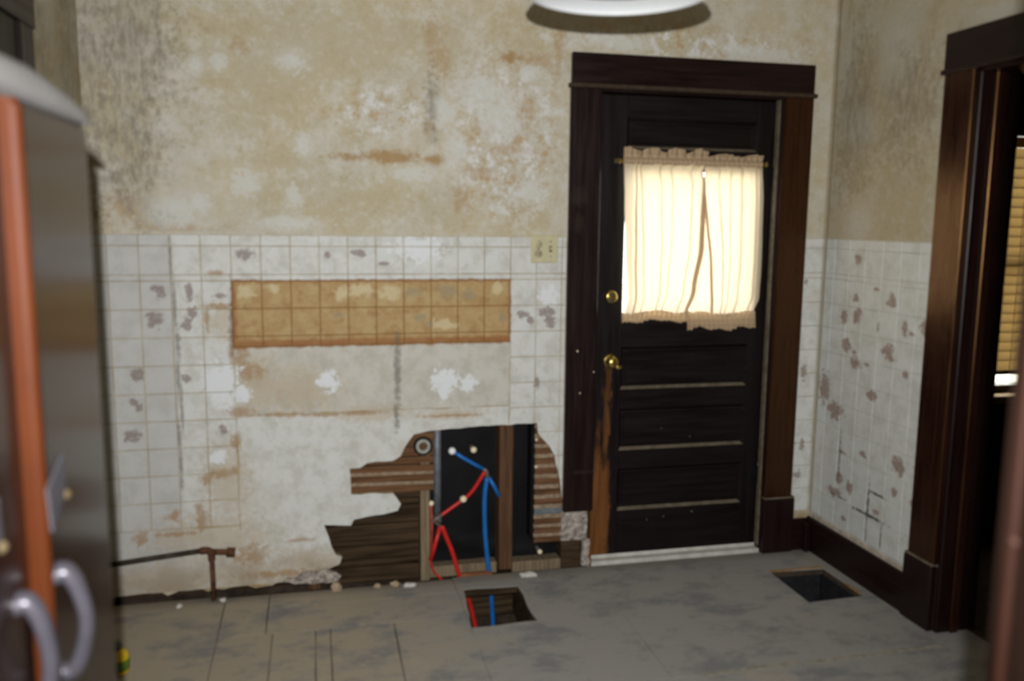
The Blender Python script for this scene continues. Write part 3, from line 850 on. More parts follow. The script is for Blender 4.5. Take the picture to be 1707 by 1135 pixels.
# ---- the five-panel door with a window (door_1)
door = structure(empty('door_1', (-0.66, 0.06, 0)))
YF, YB = 0.040, 0.080
X0, X1 = CI + 0.009, DR - 0.009
PX0, PX1 = -0.945, -0.338
GX0, GX1 = -0.966, -0.316
stile = box('stile', X0, PX0, YF, YB, 0.028, 2.046, M_DOOR, door, 0.002)
box('stile', PX1, X1, YF, YB, 0.028, 2.046, M_DOOR, door, 0.002)
def rail(z0, z1):
    box('rail', PX0, PX1, YF + .0005, YB, z0, z1, M_DOORH, door, 0.002)
rail(1.952, 2.046); rail(1.745, 1.826); rail(0.974, 1.112); rail(0.697, 0.786); rail(0.424, 0.510); rail(0.028, 0.232)
def panel(z0, z1, top=False):
    p = box('panel', PX0, PX1, YF + 0.014, YB - 0.012, z0, z1, M_DOORH, door, 0.0)
    bm = bmesh.new()
    bm_box(bm, PX0 + 0.022, PX1 - 0.022, YF + 0.010, YF + 0.016, z0 + 0.022, z1 - 0.022, 0.004)
    from_bm('raised_field', bm, M_DOORH, p)
    # sloped moulding, the lower one grey with dust
    def prism(nm, a, b, mat):
        mesh(nm, a, b, mat, p)
    def hmould(zi, zo, mat, nm):
        V = [(PX0, YF + .001, zo), (PX1, YF + .001, zo), (PX1, YF + .015, zo), (PX0, YF + .015, zo), (PX0, YF + .015, zi), (PX1, YF + .015, zi)]
        F = [(0, 1, 5, 4), (0, 4, 3), (1, 2, 5), (2, 3, 4, 5), (0, 3, 2, 1)]
        prism(nm, V, F, mat)
    hmould(z0 + 0.013, z0, M_DUST, 'dusty_ledge')
    hmould(z1 - 0.012, z1, M_DOORH, 'moulding')
    for xi, xo in ((PX0 + 0.012, PX0), (PX1 - 0.012, PX1)):
        V = [(xo, YF + .001, z0), (xo, YF + .001, z1), (xo, YF + .015, z1), (xo, YF + .015, z0), (xi, YF + .015, z0), (xi, YF + .015, z1)]
        F = [(0, 1, 5, 4), (0, 4, 3), (1, 2, 5), (2, 3, 4, 5), (0, 3, 2, 1)]
        prism('moulding', V, F, M_DOORH)
panel(1.826, 1.952); panel(0.786, 0.974); panel(0.510, 0.697); panel(0.232, 0.424)
# glass light
def mat_glass():
    g = NG('window_glass')
    nt = g.nt
    t = g.node('ShaderNodeBsdfTransparent'); t.inputs[0].default_value = (0.96, 0.98, 0.97, 1)
    gl = g.node('ShaderNodeBsdfGlossy'); gl.inputs['Roughness'].default_value = 0.03
    mx = g.node('ShaderNodeMixShader'); mx.inputs[0].default_value = 0.05
    nt.links.new(t.outputs[0], mx.inputs[1]); nt.links.new(gl.outputs[0], mx.inputs[2])
    nt.links.new(mx.outputs[0], g.out.inputs['Surface'])
    return g.mat
M_GLASS = mat_glass()
box('sash_bar', PX0 - .001, GX0 + .0, YF + .001, YB - .001, 1.112, 1.745, M_DOOR, door, 0) if GX0 > PX0 else None
box('glass_pane', PX0, PX1, 0.058, 0.062, 1.112, 1.745, M_GLASS, door, 0)
for z0, z1 in ((1.112, 1.122), (1.735, 1.745)):
    box('glazing_bead', PX0, PX1, YF + .004, 0.058, z0, z1, M_DOORH, door, 0.002)
# brass deadbolt and knob
def deadbolt(x, z):
    d = lathe('deadbolt', [(0, -0.016), (0.020, -0.016), (0.026, -0.012), (0.031, -0.004), (0.032, 0.0), (0.0, 0.0)], M_BRASS, door, (x, YF, z), 'Y', 28)
    box('thumb_turn', x - 0.016, x + 0.017, YF - 0.026, YF - 0.014, z - 0.0045, z + 0.0045, M_BRASS, d, 0.003, 2)
    lathe('turn_shadow_ring', [(0.012, -0.0165), (0.020, -0.0165), (0.020, -0.0172), (0.012, -0.0172), (0.012, -0.0165)], M_SLOT, d, (x, YF, z), 'Y', 24)  # dark ring stands in for the shade around the thumb turn
deadbolt(-1.000, 1.196)
k = lathe('door_knob', [(0, -0.058), (0.012, -0.058), (0.024, -0.052), (0.0275, -0.042), (0.024, -0.031), (0.013, -0.024), (0.011, -0.010), (0.026, -0.008), (0.031, -0.003), (0.031, 0.0), (0, 0.0)], M_BRASS, door, (-0.998, YF, 0.915), 'Y', 32)
box('thumb_button', -0.988, -0.966, YF - 0.066, YF - 0.048, 0.888, 0.905, M_BRASS, k, 0.005, 2)
# hinge and door furniture
hg = lathe('hinge_barrel', [(0, -.045), (.008, -.045), (.008, .045), (0, .045)], M_BLACKM, door, (X1 + .002, YF - .008, 0.362), 'Z', 14)
box('hinge_leaf', X1 - .045, X1, YF - .003, YF + .001, 0.325, 0.40, M_BLACKM, door, 0.001)
lathe('hinge_pin', [(0, -.004), (.010, -.004), (.010, .004), (0, .004)], M_GALV, door, (X1 + .002, YF - .008, 0.412), 'Z', 12)
lathe('hinge_barrel', [(0, -.045), (.008, -.045), (.008, .045), (0, .045)], M_BLACKM, door, (X1 + .002, YF - .008, 1.72), 'Z', 14)
box('hinge_leaf', X1 - .040, X1, YF - .003, YF + .001, 1.68, 1.76, M_BLACKM, door, 0.001)
box('threshold', CI + .006, DR - .006, -0.006, 0.10, -0.004, 0.018, M_SILL, door, 0.004)
box('sweep', X0, X1, YF - .004, YF + .01, 0.016, 0.032, M_SILL, door, 0.002)
for (x, z, r) in ((-1.165, 0.972, .004), (-1.15, 0.79, .003), (-1.09, .88, .003)):
    lathe('nail_head', [(0, -.003), (r, -.002), (r, 0), (0, 0)], M_CAPC, trim1, (x, -0.022, z), 'Y', 8)
for (x, z, r) in ((-0.72, .19, .004), (-0.80, .18, .003), (-0.58, .205, .005), (-0.74, .60, .003), (-.60, .555, .003)):
    lathe('paint_fleck', [(0, -.0015), (r, -.001), (r, 0), (0, 0)], M_DUST, door, (x, YF + (.0005 if z < .3 else 0.010), z), 'Y', 8)

# ---- doorway casing on the right wall (trim_2)
trim2 = structure(empty('trim_2', (0, -1.2, 0)))
box('side_casing', -0.022, 0.0, RY1, RY0, 0.262, 2.055, M_CASE, trim2, 0.003)
box('side_casing', -0.022, 0.0, -1.83, -1.69, 0.262, 2.055, M_CASE, trim2, 0.003)
box('head_casing', -0.026, 0.0, -1.835, RY0 + .002, 2.068, 2.195, M_WOODH, trim2, 0.003)
box('head_fillet', -0.034, 0.0, -1.84, RY0 + .010, 2.052, 2.070, M_WOODH, trim2, 0.005, 2)
box('plinth_block', -0.030, 0.0, RY1 + .0, RY0 + .012, 0.0, 0.256, M_WOODV, trim2, 0.004)
box('plinth_cap', -0.028, 0.0, RY1 + .002, RY0 + .010, 0.256, 0.264, M_DUST, trim2, 0.002)
box('side_jamb', -0.004, 0.165, RY1 - 0.018, RY1 + 0.002, 0.0, 2.06, M_WOODV, trim2, 0.003)
box('door_stop', 0.05, 0.085, RY1 - 0.030, RY1 - 0.018, 0.0, 2.05, M_CASE, trim2, 0.003)
box('side_jamb', -0.004, 0.165, -1.692, -1.674, 0.0, 2.06, M_WOODV, trim2, 0.003)
box('head_jamb', -0.004, 0.165, -1.68, RY1, 2.04, 2.062, M_WOODH, trim2, 0.003)
box('side_casing', 0.158, 0.18, RY1, RY0, 0.0, 2.055, M_WOODV, trim2, 0.003)

# ---- casing on the left wall above the refrigerator (trim_3) and its dark door leaf
trim3 = structure(empty('trim_3', (XL, -1.0, 0)))
box('side_casing', XL, XL + 0.022, -0.72, -0.60, 0.0, 2.06, M_WOODV, trim3, 0.003)
box('side_casing', XL, XL + 0.022, -1.66, -1.54, 0.0, 2.06, M_WOODV, trim3, 0.003)
box('head_casing', XL, XL + 0.026, -1.67, -0.59, 2.06, 2.20, M_WOODH, trim3, 0.003)
door2 = structure(empty('door_2', (XL, -1.1, 0)))
box('leaf', XL, XL + 0.012, -1.54, -0.72, 0.02, 2.06, M_DOOR, door2, 0.002)
for z0, z1 in ((0.25, 0.9), (1.05, 1.9)):
    box('panel', XL + 0.012, XL + 0.017, -1.42, -0.84, z0, z1, M_DOORH, door2, 0.004)

# ---- the doorway the photograph is taken through (trim_4)
trim4 = structure(empty('trim_4', (-1.58, -2.86, 0)))
JX = -1.604
j = box('side_jamb', JX, -1.574, -2.95, -2.787, 0.0, 2.06, M_NEAR, trim4, 0.003, 2)
tube('edge_bead', [(JX - .001, -2.808, 0.0), (JX - .001, -2.808, 1.0), (JX - .001, -2.808, 2.06)], 0.0055, M_NEARRED, trim4, 10)
lathe('screw_head', [(0, -0.003), (0.0055, -0.002), (0.006, 0.0), (0, 0)], simple('copper_screw', (0.06, 0.024, 0.015), .6, .3), trim4, (JX - .0045, -2.812, 1.222), 'X', 14)
box('side_casing', -1.60, -1.46, -2.965, -2.95, 0.0, 2.06, M_NEAR, trim4, 0.003)
box('side_jamb', -2.56, -2.535, -2.95, -2.787, 0.0, 2.06, M_NEAR, trim4, 0.003)
box('head_jamb', -2.535, JX, -2.95, -2.787, 2.035, 2.062, M_NEAR, trim4, 0.003)

# ---- baseboards
bb = structure(box('baseboard_right', -0.018, 0.0, RY0, -0.004, 0.0, 0.152, M_WOODH, None, 0.003))
box('baseboard_cap', -0.018, 0.0, RY0, -0.004, 0.152, 0.160, M_WOODH, bb, 0.002)
bb2 = structure(box('baseboard_back', -0.098, -0.004, -0.018, 0.0, 0.0, 0.152, M_WOODH, None, 0.003))
box('corner_block', -0.045, -0.02, -0.05, -0.018, 0.0, 0.135, M_WOODV, bb2, 0.003)

# ---- yard outside
structure(box('yard_ground', -14, 14, 0.6, 26, -0.82, -0.72, M_GRASS, None, 0))

# ================================================================== SIDE ROOM WINDOW AND BLIND
win = structure(empty('window_1', (1.35, 0.08, 0.7)))
MW = wood_dark('window_wood', col=(0.03, 0.016, 0.010))
box('window_frame', 0.93, 0.97, 0.03, 0.13, 0.70, 1.98, MW, win, 0.003)
box('window_frame', 1.74, 1.78, 0.03, 0.13, 0.70, 1.98, MW, win, 0.003)
box('window_frame', 0.97, 1.74, 0.03, 0.13, 1.94, 1.98, MW, win, 0.003)
box('window_frame', 0.97, 1.74, 0.06, 0.13, 0.70, 0.735, MW, win, 0.003)
box('window_casing', 0.84, 0.94, 0.018, 0.04, 0.66, 2.08, MW, win, 0.003)
box('window_casing', 1.77, 1.87, 0.018, 0.04, 0.66, 2.08, MW, win, 0.003)
box('window_casing', 0.84, 1.87, 0.016, 0.04, 1.97, 2.10, MW, win, 0.003)
box('window_sill', 0.86, 1.85, -0.03, 0.06, 0.665, 0.70, simple('tan_sill', srgb(190, 160, 110), .5, .3), win, 0.004)
box('window_pane', 0.97, 1.74, 0.10, 0.104, 0.735, 1.94, M_GLASS, win, 0)
box('meeting_rail', 0.97, 1.74, 0.092, 0.112, 1.32, 1.36, MW, win, 0.002)

def cloth(name, dif, tra, mixf, plaid=None):
    g = NG(name)
    nt = g.nt
    weave = g.noise(220, 2, .5)
    if plaid:
        a = g.node('ShaderNodeTexWave'); a.wave_type = 'BANDS'; a.bands_direction = 'X'
        a.inputs['Scale'].default_value = 14
        g.put(a.inputs['Vector'], g.pos())
        b = g.node('ShaderNodeTexWave'); b.wave_type = 'BANDS'; b.bands_direction = 'Z'
        b.inputs['Scale'].default_value = 14
        g.put(b.inputs['Vector'], g.pos())
        k = g.math('MULTIPLY', g.math('ADD', a.outputs['Fac'], b.outputs['Fac']), 0.5)
        c = g.mix(k, dif, plaid)
    else:
        c = g.mix(g.mr(weave, .3, .7), tuple(x * .93 for x in dif), dif)
    d = g.node('ShaderNodeBsdfDiffuse'); g.put(d.inputs[0], c)
    t = g.node('ShaderNodeBsdfTranslucent'); g.put(t.inputs[0], tra)
    mx = g.node('ShaderNodeMixShader'); mx.inputs[0].default_value = mixf
    nt.links.new(d.outputs[0], mx.inputs[1]); nt.links.new(t.outputs[0], mx.inputs[2])
    nt.links.new(mx.outputs[0], g.out.inputs['Surface'])
    return g.mat
M_SLAT = cloth('tan_blind_slat', (0.32, 0.22, 0.10), (0.34, 0.22, 0.085), 0.30)
blind = thing('window_blind', 'tan horizontal slat blind glowing in the window beyond the right doorway', 'blind', (1.35, 0.05, 0.8))
nsl = 23
slat_me = None
for i in range(nsl):
    zc = 0.838 + i * 0.0465
    if slat_me is None:
        prof = []
        vs, fs = [], []
        for q in range(5):
            s = (q / 4 - .5)
            vs += [(-0.375, 0.012 * s * 2 * .5 + 0.003 * (1 - 4 * s * s), s * 0.052), (0.375, 0.012 * s * 2 * .5 + 0.003 * (1 - 4 * s * s), s * 0.052)]
        for q in range(4):
            fs.append((2 * q, 2 * q + 1, 2 * q + 3, 2 * q + 2))
        slat_me = bpy.data.meshes.new('slat')
        slat_me.from_pydata(vs, [], fs)
        for p in slat_me.polygons:
            p.use_smooth = True
        slat_me.materials.append(M_SLAT)
    o = bpy.data.objects.new('slat', slat_me)
    link(o, blind)
    o.location = (1.352, 0.055, zc)
    o.rotation_euler = (rnd.uniform(-.06, .06), 0, 0)
box('head_rail', 0.976, 1.728, 0.035, 0.075, 1.888, 1.935, M_SLAT, blind, 0.004)
box('bottom_rail', 0.976, 1.728, 0.042, 0.066, 0.792, 0.812, simple('dark_bottom_rail', srgb(70, 50, 30), .6, .3), blind, 0.004)
for x in (1.08, 1.60):
    tube('ladder_cord', [(x, 0.040, 0.80), (x, 0.040, 1.3), (x, 0.040, 1.90)], 0.0015, M_SLAT, blind, 6)

# ================================================================== CURTAINS
M_CURT = cloth('cream_curtain_cloth', (0.66, 0.56, 0.44), (0.75, 0.63, 0.48), 0.55)
M_RUFF = cloth('plaid_ruffle_cloth', (0.64, 0.49, 0.31), (0.50, 0.34, 0.18), 0.28, plaid=(0.50, 0.35, 0.22))

def cloth_grid(name, fn, nu, nv, mat, parent):
    vs = [fn(i / nu, j / nv) for j in range(nv + 1) for i in range(nu + 1)]
    fs = [(j * (nu + 1) + i, j * (nu + 1) + i + 1, (j + 1) * (nu + 1) + i + 1, (j + 1) * (nu + 1) + i) for j in range(nv) for i in range(nu)]
    return mesh(name, vs, fs, mat, parent, smooth=True)

def lerp_tab(tab, v):
    for (a, x), (b, y) in zip(tab, tab[1:]):
        if v <= b:
            t = (v - a) / (b - a)
            t = t * t * (3 - 2 * t)
            return x + (y - x) * t
    return tab[-1][1]

def curtain(label, left, right, ztop, zhem, zend, folds, seed, yc):
    """left/right: tables of edge x against v (0 = rod, 1 = hem)"""
    r = random.Random(seed)
    ph = [r.uniform(0, 6.28) for _ in range(6)]
    c = thing('cafe_curtain', label, 'curtain', ((left[0][1] + right[0][1]) / 2, yc, zend), 'cafe curtains on the back door')
    zrod = 1.772
    def body(u, v):
        xl, xr = lerp_tab(left, v), lerp_tab(right, v)
        z = zrod - v * (zrod - zhem) + (0.010 * sin(u * 9 + ph[1]) * v)
        uu = u
        amp = 1.0
        for k, f in enumerate(folds):
            uu += f[1] * math.exp(-((u - f[0] - f[3] * (v - .5)) / f[2]) ** 2) * sin((u - f[0] - f[3] * (v - .5)) / f[2] * 2.6) * (0.4 + 0.6 * min(1, v * 3)) * -1
        x = xl + (xr - xl) * uu
        y = yc - 0.004 + 0.0011 * sin(u * 41 + ph[0] + 1.5 * v) * (1.4 - v) + 0.0006 * sin(u * 73 + ph[2] - v) * (1 - v) + 0.004 * sin(u * 17 + ph[3] + .8 * sin(v * 3)) * (.3 + v)
        for k, f in enumerate(folds):
            y -= 0.010 * math.exp(-((u - f[0] - f[3] * (v - .5)) / (f[2] * .8)) ** 2)
        return (x, y, z)
    cloth_grid('curtain_cloth', body, 150, 40, M_CURT, c)
    xl, xr = left[0][1], right[0][1]
    def pocket(u, v):
        a = v * 2 * pi
        z = zrod + 0.012 * cos(a) * 1.2 + .001 * sin(u * 50)
        y = yc + 0.0 - 0.012 * sin(a) + 0.002 * sin(u * 120 + ph[4])
        return (xl + (xr - xl) * u, y, z)
    cloth_grid('rod_pocket', pocket, 100, 10, M_RUFF, c)
    def header(u, v):
        droop = 0.5 + 0.5 * sin(u * ztop[1] + ztop[2])
        h = ztop[0] * (0.55 + 0.45 * droop ** 0.6)
        z = zrod + 0.012 + v * h
        y = yc + (0.014 * sin(u * 60 + ph[5]) + .006 * sin(u * 27)) * v - 0.012 * v * v * (1 - droop)
        return (xl + (xr - xl) * u, y, z)
    cloth_grid('header_ruffle', header, 120, 8, M_RUFF, c)
    hl, hr = left[-1][1] - .012, right[-1][1] + 0.004
    def hem(u, v):
        z = zhem + 0.006 * sin(u * 9 + ph[1]) + 0.006 - v * (zhem - zend) * (1 + .08 * sin(u * 21 + ph[2]))
        y = yc - 0.006 + 0.010 * (.4 + v) * sin(u * 88 + ph[3])
        return (hl + (hr - hl) * u, y, z)
    cloth_grid('hem_ruffle', hem, 140, 8, M_RUFF, c)
    return c

curtain('left cream cafe curtain with plaid ruffles, hem hitched higher than its neighbour',
        [(0, -0.969), (0.25, -0.962), (0.6, -0.952), (0.9, -0.938), (1, -0.950)], [(0, -0.588), (0.06, -0.607), (0.14, -0.592), (0.55, -0.590), (0.85, -0.618), (1, -0.648)],
        (0.048, 22, 0.6), 1.128, 1.086, [(0.13, 0.026, 0.022, -.03), (0.22, 0.016, 0.014, .05), (0.45, 0.015, 0.015, .03), (0.58, 0.012, 0.012, -.01), (0.81, 0.014, 0.014, -.04), (0.96, 0.06, 0.030, -.03)], 3, 0.010)
curtain('right cream cafe curtain with plaid ruffles, hem hanging lower',
        [(0, -0.604), (0.06, -0.599), (0.14, -0.612), (0.55, -0.614), (1, -0.642)], [(0, -0.322), (0.25, -0.310), (0.7, -0.304), (0.9, -0.306), (1, -0.330)],
        (0.030, 12, 3.6), 1.118, 1.046, [(0.16, 0.05, 0.030, .34), (0.36, 0.018, 0.016, .22), (0.50, 0.012, 0.012, .08), (0.66, 0.014, 0.014, .02), (0.90, 0.018, 0.02, 0)], 8, 0.022)
rod = thing('curtain_rod', 'thin brass curtain rod across the door window', 'curtain rod', (-0.645, 0.018, 1.772))
tube('rod_bar', [(-0.985, 0.018, 1.772), (-0.65, 0.018, 1.772), (-0.305, 0.018, 1.772)], 0.005, M_BRASS, rod, 10)
for x in (-0.985, -0.305):
    box('rod_bracket', x - .006, x + .006, 0.012, 0.041, 1.762, 1.784, M_BRASS, rod, 0.002)

# ================================================================== ELECTRIC PLATE
ep = thing('outlet_plate', 'ivory double outlet and switch plate on the wall beside the door casing', 'outlet', (-1.312, 0.0, 1.343))
pl = box('cover_plate', -1.370, -1.254, -0.007, 0.0, 1.345, 1.460, M_IVORY, ep, 0.004, 2)
for zc in (1.383, 1.422):
    r_ = lathe('socket_face', [(0, -.0095), (.015, -.0095), (.0165, -.008), (.0165, -.006), (0, -.006)], simple('ivory_socket', srgb(176, 168, 130), .5, .3), pl, (-1.339, 0, zc), 'Y', 24)
    for s in (-1, 1):
        box('socket_slot', -1.339 + s * .006 - .0012, -1.339 + s * .006 + .0012, -0.0102, -0.0090, zc - .004, zc + .005, M_SLOT, ep, 0)
box('switch_slot', -1.292, -1.280, -0.0082, -0.0065, 1.390, 1.415, M_SLOT, ep, 0)
box('switch_toggle', -1.290, -1.282, -0.016, -0.0075, 1.398, 1.411, M_IVORY, ep, 0.002)
for (x, z) in ((-1.339, 1.402), (-1.286, 1.433), (-1.286, 1.372)):
    lathe('plate_screw', [(0, -.0085), (.003, -.008), (.0035, -.0065), (0, -.0065)], M_SLOT, ep, (x, 0, z), 'Y', 10)

# ================================================================== PIPES
def plug(x, y, z, r, mat, parent, name='end_plug'):
    return lathe(name, [(0, -r * 1.1), (r * .6, -r), (r, -r * .4), (r, r * .5), (0, r * .5)], mat, parent, (x, y, z), 'Y', 16)
PY = 0.028
bluep = thing('blue_water_pipe', 'blue plastic water pipe branching inside the broken wall and dropping under the floor', 'pipe', (-1.535, PY, -0.3))
tube('pipe_run', [(-1.689, PY + .01, 0.545), (-1.65, PY + .006, 0.518), (-1.60, PY + .003, 0.487), (-1.556, PY, 0.462)], 0.0085, M_BLUE, bluep)
tube('pipe_run', smooth_path([(-1.543, PY, 0.425), (-1.552, PY, 0.35), (-1.553, PY, 0.27), (-1.549, PY, 0.168), (-1.537, PY, 0.044), (-1.524, PY, -0.06), (-1.508, PY, -0.30)]), 0.0105, M_BLUE, bluep)
tube('pipe_run', [(-1.535, PY, 0.425), (-1.512, PY, 0.385), (-1.489, PY - .001, 0.338)], 0.0085, M_BLUE, bluep)
tube('tee_fitting', [(-1.560, PY, 0.463), (-1.548, PY, 0.455), (-1.540, PY, 0.42)], 0.010, M_FIT, bluep)
plug(-1.694, PY + .004, 0.549, 0.016, M_CAPW, bluep)
redp = thing('red_water_pipe', 'red plastic water pipe zigzagging through the broken wall beside the blue one', 'pipe', (-1.70, PY, -0.3))
tube('pipe_run', smooth_path([(-1.557, PY - .021, 0.457), (-1.598, PY - .012, 0.387), (-1.625, PY - .006, 0.352), (-1.650, PY, 0.331), (-1.702, PY, 0.296), (-1.741, PY, 0.270)]), 0.0085, M_RED, redp)
tube('tee_fitting', [(-1.738, PY, 0.272), (-1.774, PY, 0.250), (-1.741, PY, 0.222)], 0.009, M_FIT, redp)
tube('pipe_run', [(-1.745, PY, 0.222), (-1.766, PY - .004, 0.150), (-1.789, PY - .008, 0.076)], 0.0095, M_RED, redp)
tube('pipe_run', smooth_path([(-1.738, PY, 0.222), (-1.715, PY, 0.16), (-1.694, PY, 0.105), (-1.655, PY, -0.029), (-1.615, PY, -0.14), (-1.580, PY, -0.30)]), 0.0100, M_RED, redp)
tube('thin_tail', smooth_path([(-1.789, PY - .008, 0.078), (-1.783, PY - .01, 0.045), (-1.765, PY - .012, 0.012), (-1.733, PY - .016, -0.02)]), 0.0045, M_RED, redp)
plug(-1.648, PY - .012, 0.340, 0.015, M_CAPC, redp)
redb = thing('red_riser_pipe', 'thin faded red pipe stub standing behind the narrow stud', 'pipe', (-1.775, 0.06, 0.1))
tube('pipe_run', [(-1.782, 0.05, 0.31), (-1.778, 0.052, 0.22), (-1.783, 0.05, 0.09)], 0.0065, simple('faded_red_pipe', srgb(168, 70, 58), .5, .3), redb)
plug(-1.7825, 0.040, 0.322, 0.012, M_CAPC, redb)
for (x, z, r, lab) in ((-1.600, 0.547, 0.014, 'cream capped pipe stub in the dark upper wall opening'), (-1.300, 0.068, 0.011, 'small cream pipe cap low in the dark opening under the lath stack')):
    st = thing('capped_stub', lab, 'pipe cap', (x, 0.06, z))
    plug(x, 0.040, z, r, M_CAPC, st)
    tube('stub_pipe', [(x, 0.05, z), (x, 0.09, z), (x, 0.108, z)], r * .8, M_FIT, st)
vent = thing('vent_pipe', 'grey vertical pipe at the left side of the dark wall opening', 'pipe', (-1.755, 0.05, 0.2))
tube('pipe_run', [(-1.757, 0.032, 0.72), (-1.757, 0.036, 0.5), (-1.753, 0.058, 0.245)], 0.0165, M_GALV, vent, 16)
lathe('pipe_coupling', [(0, -.02), (.019, -.02), (.020, 0), (.019, .02), (0, .02)], M_FIT, vent, (-1.753, 0.060, 0.245), 'Z', 18)
ring = thing('drain_stub', 'round grey threaded drain pipe end poking out of the lath boards', 'drain pipe', (-1.819, 0.02, 0.58))
lathe('pipe_rim', [(0.017, 0.03), (0.017, -0.004), (0.020, -0.008), (0.028, -0.008), (0.031, -0.004), (0.031, 0.03), (0.017, 0.03)], simple('dull_zinc', srgb(166, 166, 158), .6, .3, .15), ring, (-1.819, 0.012, 0.580), 'Y', 32)
lathe('pipe_inside', [(0, 0.012), (0.017, 0.012), (0.017, 0.016), (0, 0.016)], simple('brown_plug', srgb(96, 78, 68), .9, .1), ring, (-1.819, 0.012, 0.580), 'Y', 24)
lathe('collar', [(0.031, 0.0), (0.040, 0.0), (0.040, 0.008), (0.031, 0.008), (0.031, 0.0)], M_TAR, ring, (-1.819, 0.013, 0.580), 'Y', 28)
gas = thing('gas_pipe', 'old rusty pipe running low along the left wall and turning down into the floor', 'pipe', (-2.67, -0.03, 0.0))
tube('pipe_run', [(XL + .003, -0.03, 0.178), (-2.9, -0.03, 0.193), (-2.70, -0.03, 0.211)], 0.0105, M_DARKPIPE, gas)
tube('elbow', smooth_path([(-2.71, -0.03, 0.210), (-2.684, -0.03, 0.210), (-2.670, -0.03, 0.198), (-2.668, -0.03, 0.168)], 4), 0.0145, M_RUSTPIPE, gas)
tube('pipe_run', [(-2.668, -0.03, 0.185), (-2.667, -0.03, 0.1), (-2.666, -0.03, -0.003)], 0.0105, M_RUSTPIPE, gas)
tube('nipple', [(-2.668, -0.03, 0.203), (-2.63, -0.026, 0.198), (-2.60, -0.024, 0.194)], 0.012, M_RUSTPIPE, gas)
tube('end_cap', [(-2.612, -0.024, 0.195), (-2.58, -0.022, 0.190)], 0.021, M_RUSTPIPE, gas, 8)

# ================================================================== PENDANT LAMP
LX, LY, LZ = -1.524, -1.434, 2.060
R_ = 0.19
lamp = thing('pendant_lamp', 'wide white enamel pendant lamp shade hanging at the top', 'lamp', (LX, LY, LZ))
prof = [(0.190, 0.0), (0.186, 0.008), (0.170, 0.018), (0.145, 0.034), (0.11, 0.060), (0.07, 0.080), (0.035, 0.090), (0.034, 0.094), (0.072, 0.085), (0.113, 0.064), (0.148, 0.038), (0.173, 0.022), (0.189, 0.012), (0.1935, 0.004), (0.1935, -0.003), (0.190, 0.0)]
LS = 0.22 / 0.1935
prof = [(a * LS, b * LS) for a, b in prof]
shade = lathe('lamp_shade', prof, M_ENAMEL, lamp, (LX, LY, LZ), 'Z', 64)
lathe('shade_rim', [(0.2177 + 0.005 * cos(t), 0.005 * sin(t)) for t in [2 * pi * q / 10 for q in range(11)]], M_ENAMEL, lamp, (LX, LY, LZ), 'Z', 64)
lathe('diffuser', [(0.180, 0.032), (0.170, 0.023), (0.11, 0.014), (0, 0.012)], simple('diffuser_grey', srgb(180, 180, 182), .4, .4, var=.03), lamp, (LX, LY, LZ), 'Z', 48)
lathe('lamp_neck', [(0, 0.14), (0.018, 0.14), (0.038, 0.130), (0.040, 0.100), (0, 0.100)], M_BRASS, lamp, (LX, LY, LZ), 'Z', 24)
tube('lamp_cord', [(LX, LY, LZ + 0.125), (LX, LY, LZ + 0.4), (LX, LY, H - 0.02)], 0.004, M_BLACKM, lamp, 8)
lathe('ceiling_canopy', [(0, 0), (0.05, 0.0), (0.06, 0.012), (0.06, 0.02), (0, 0.02)], M_ENAMEL, lamp, (LX, LY, H - 0.021), 'Z', 24)

# ================================================================== REFRIGERATOR
def mat_fridge():
    g = NG('dark_coppertone_door')
    n = g.noise(4, 5, 0.6, stretch=(1, 6, 0.3))
    c = g.mix(g.mr(n, .3, .7), (0.016, 0.0078, 0.0056), (0.030, 0.0145, 0.0102))
    g.put(g.b.inputs['Specular Tint'], (1.0, 0.78, 0.6))
    return g.fin(c, 0.17, 0.42)
M_FR = mat_fridge()
M_EDGE = simple('copper_door_edge', (0.078, 0.0175, 0.0032), 0.5, 0.18, var=0.12, scale=6)
M_FGREY = simple('grey_top_trim', srgb(152, 149, 147), 0.55, 0.35, var=0.08, scale=8)
M_HANDLE = simple('grey_handle', srgb(84, 80, 87), 0.35, 0.55, 0.3, var=0.08)
FX = -2.6
fridge = thing('refrigerator', 'dark coppertone side-by-side refrigerator at the left edge with grey handles', 'refrigerator', (-2.84, -2.32, 0.0))
box('cabinet', XL + 0.006, -2.665, -2.735, -1.945, 0.02, 1.655, M_FR, fridge, 0.008, 2)
def fdoor(xf, y0, y1, z0, z1):
    # slab with rounded front edges; the two side faces carry the copper paint
    n = 5
    r = 0.012
    ring_ = []
    sect = [(-2.660, 0.0)] + [(xf - r + r * sin(a), r - r * cos(a)) for a in [pi / 2 * q / n for q in range(n + 1)]]
    vs, fs, side = [], [], []
    half = [(x, y0 + d) for x, d in sect]
    half2 = [(x, y1 - d) for x, d in reversed(sect)]
    loop = half + half2
    L = len(loop)
    zs = [z0, z0 + 0.01, z1 - 0.01, z1]
    for zi, zz in enumerate(zs):
        sh = 0.006 if zi in (0, 3) else 0.0
        for (x, y) in loop:
            vs.append((x - sh if x > -2.65 else x, y, zz))
    for i in range(3):
        for k in range(L):
            fs.append((i * L + k, i * L + (k + 1) % L, (i + 1) * L + (k + 1) % L, (i + 1) * L + k))
    fs.append(tuple(range(L))[::-1])
    fs.append(tuple(range(3 * L, 4 * L)))
    o = mesh('fridge_door', vs, fs, M_FR, fridge)
    o.data.materials.append(M_EDGE)
    for p in o.data.polygons:
        p.use_smooth = False
        if abs(p.normal.y) > 0.35 and abs(p.normal.z) < .5:
            p.material_index = 1
    return o
d_far = fdoor(-2.597, -2.262, -1.935, 0.12, 1.662)
d_near = fdoor(-2.618, -2.735, -2.270, 0.12, 1.662)
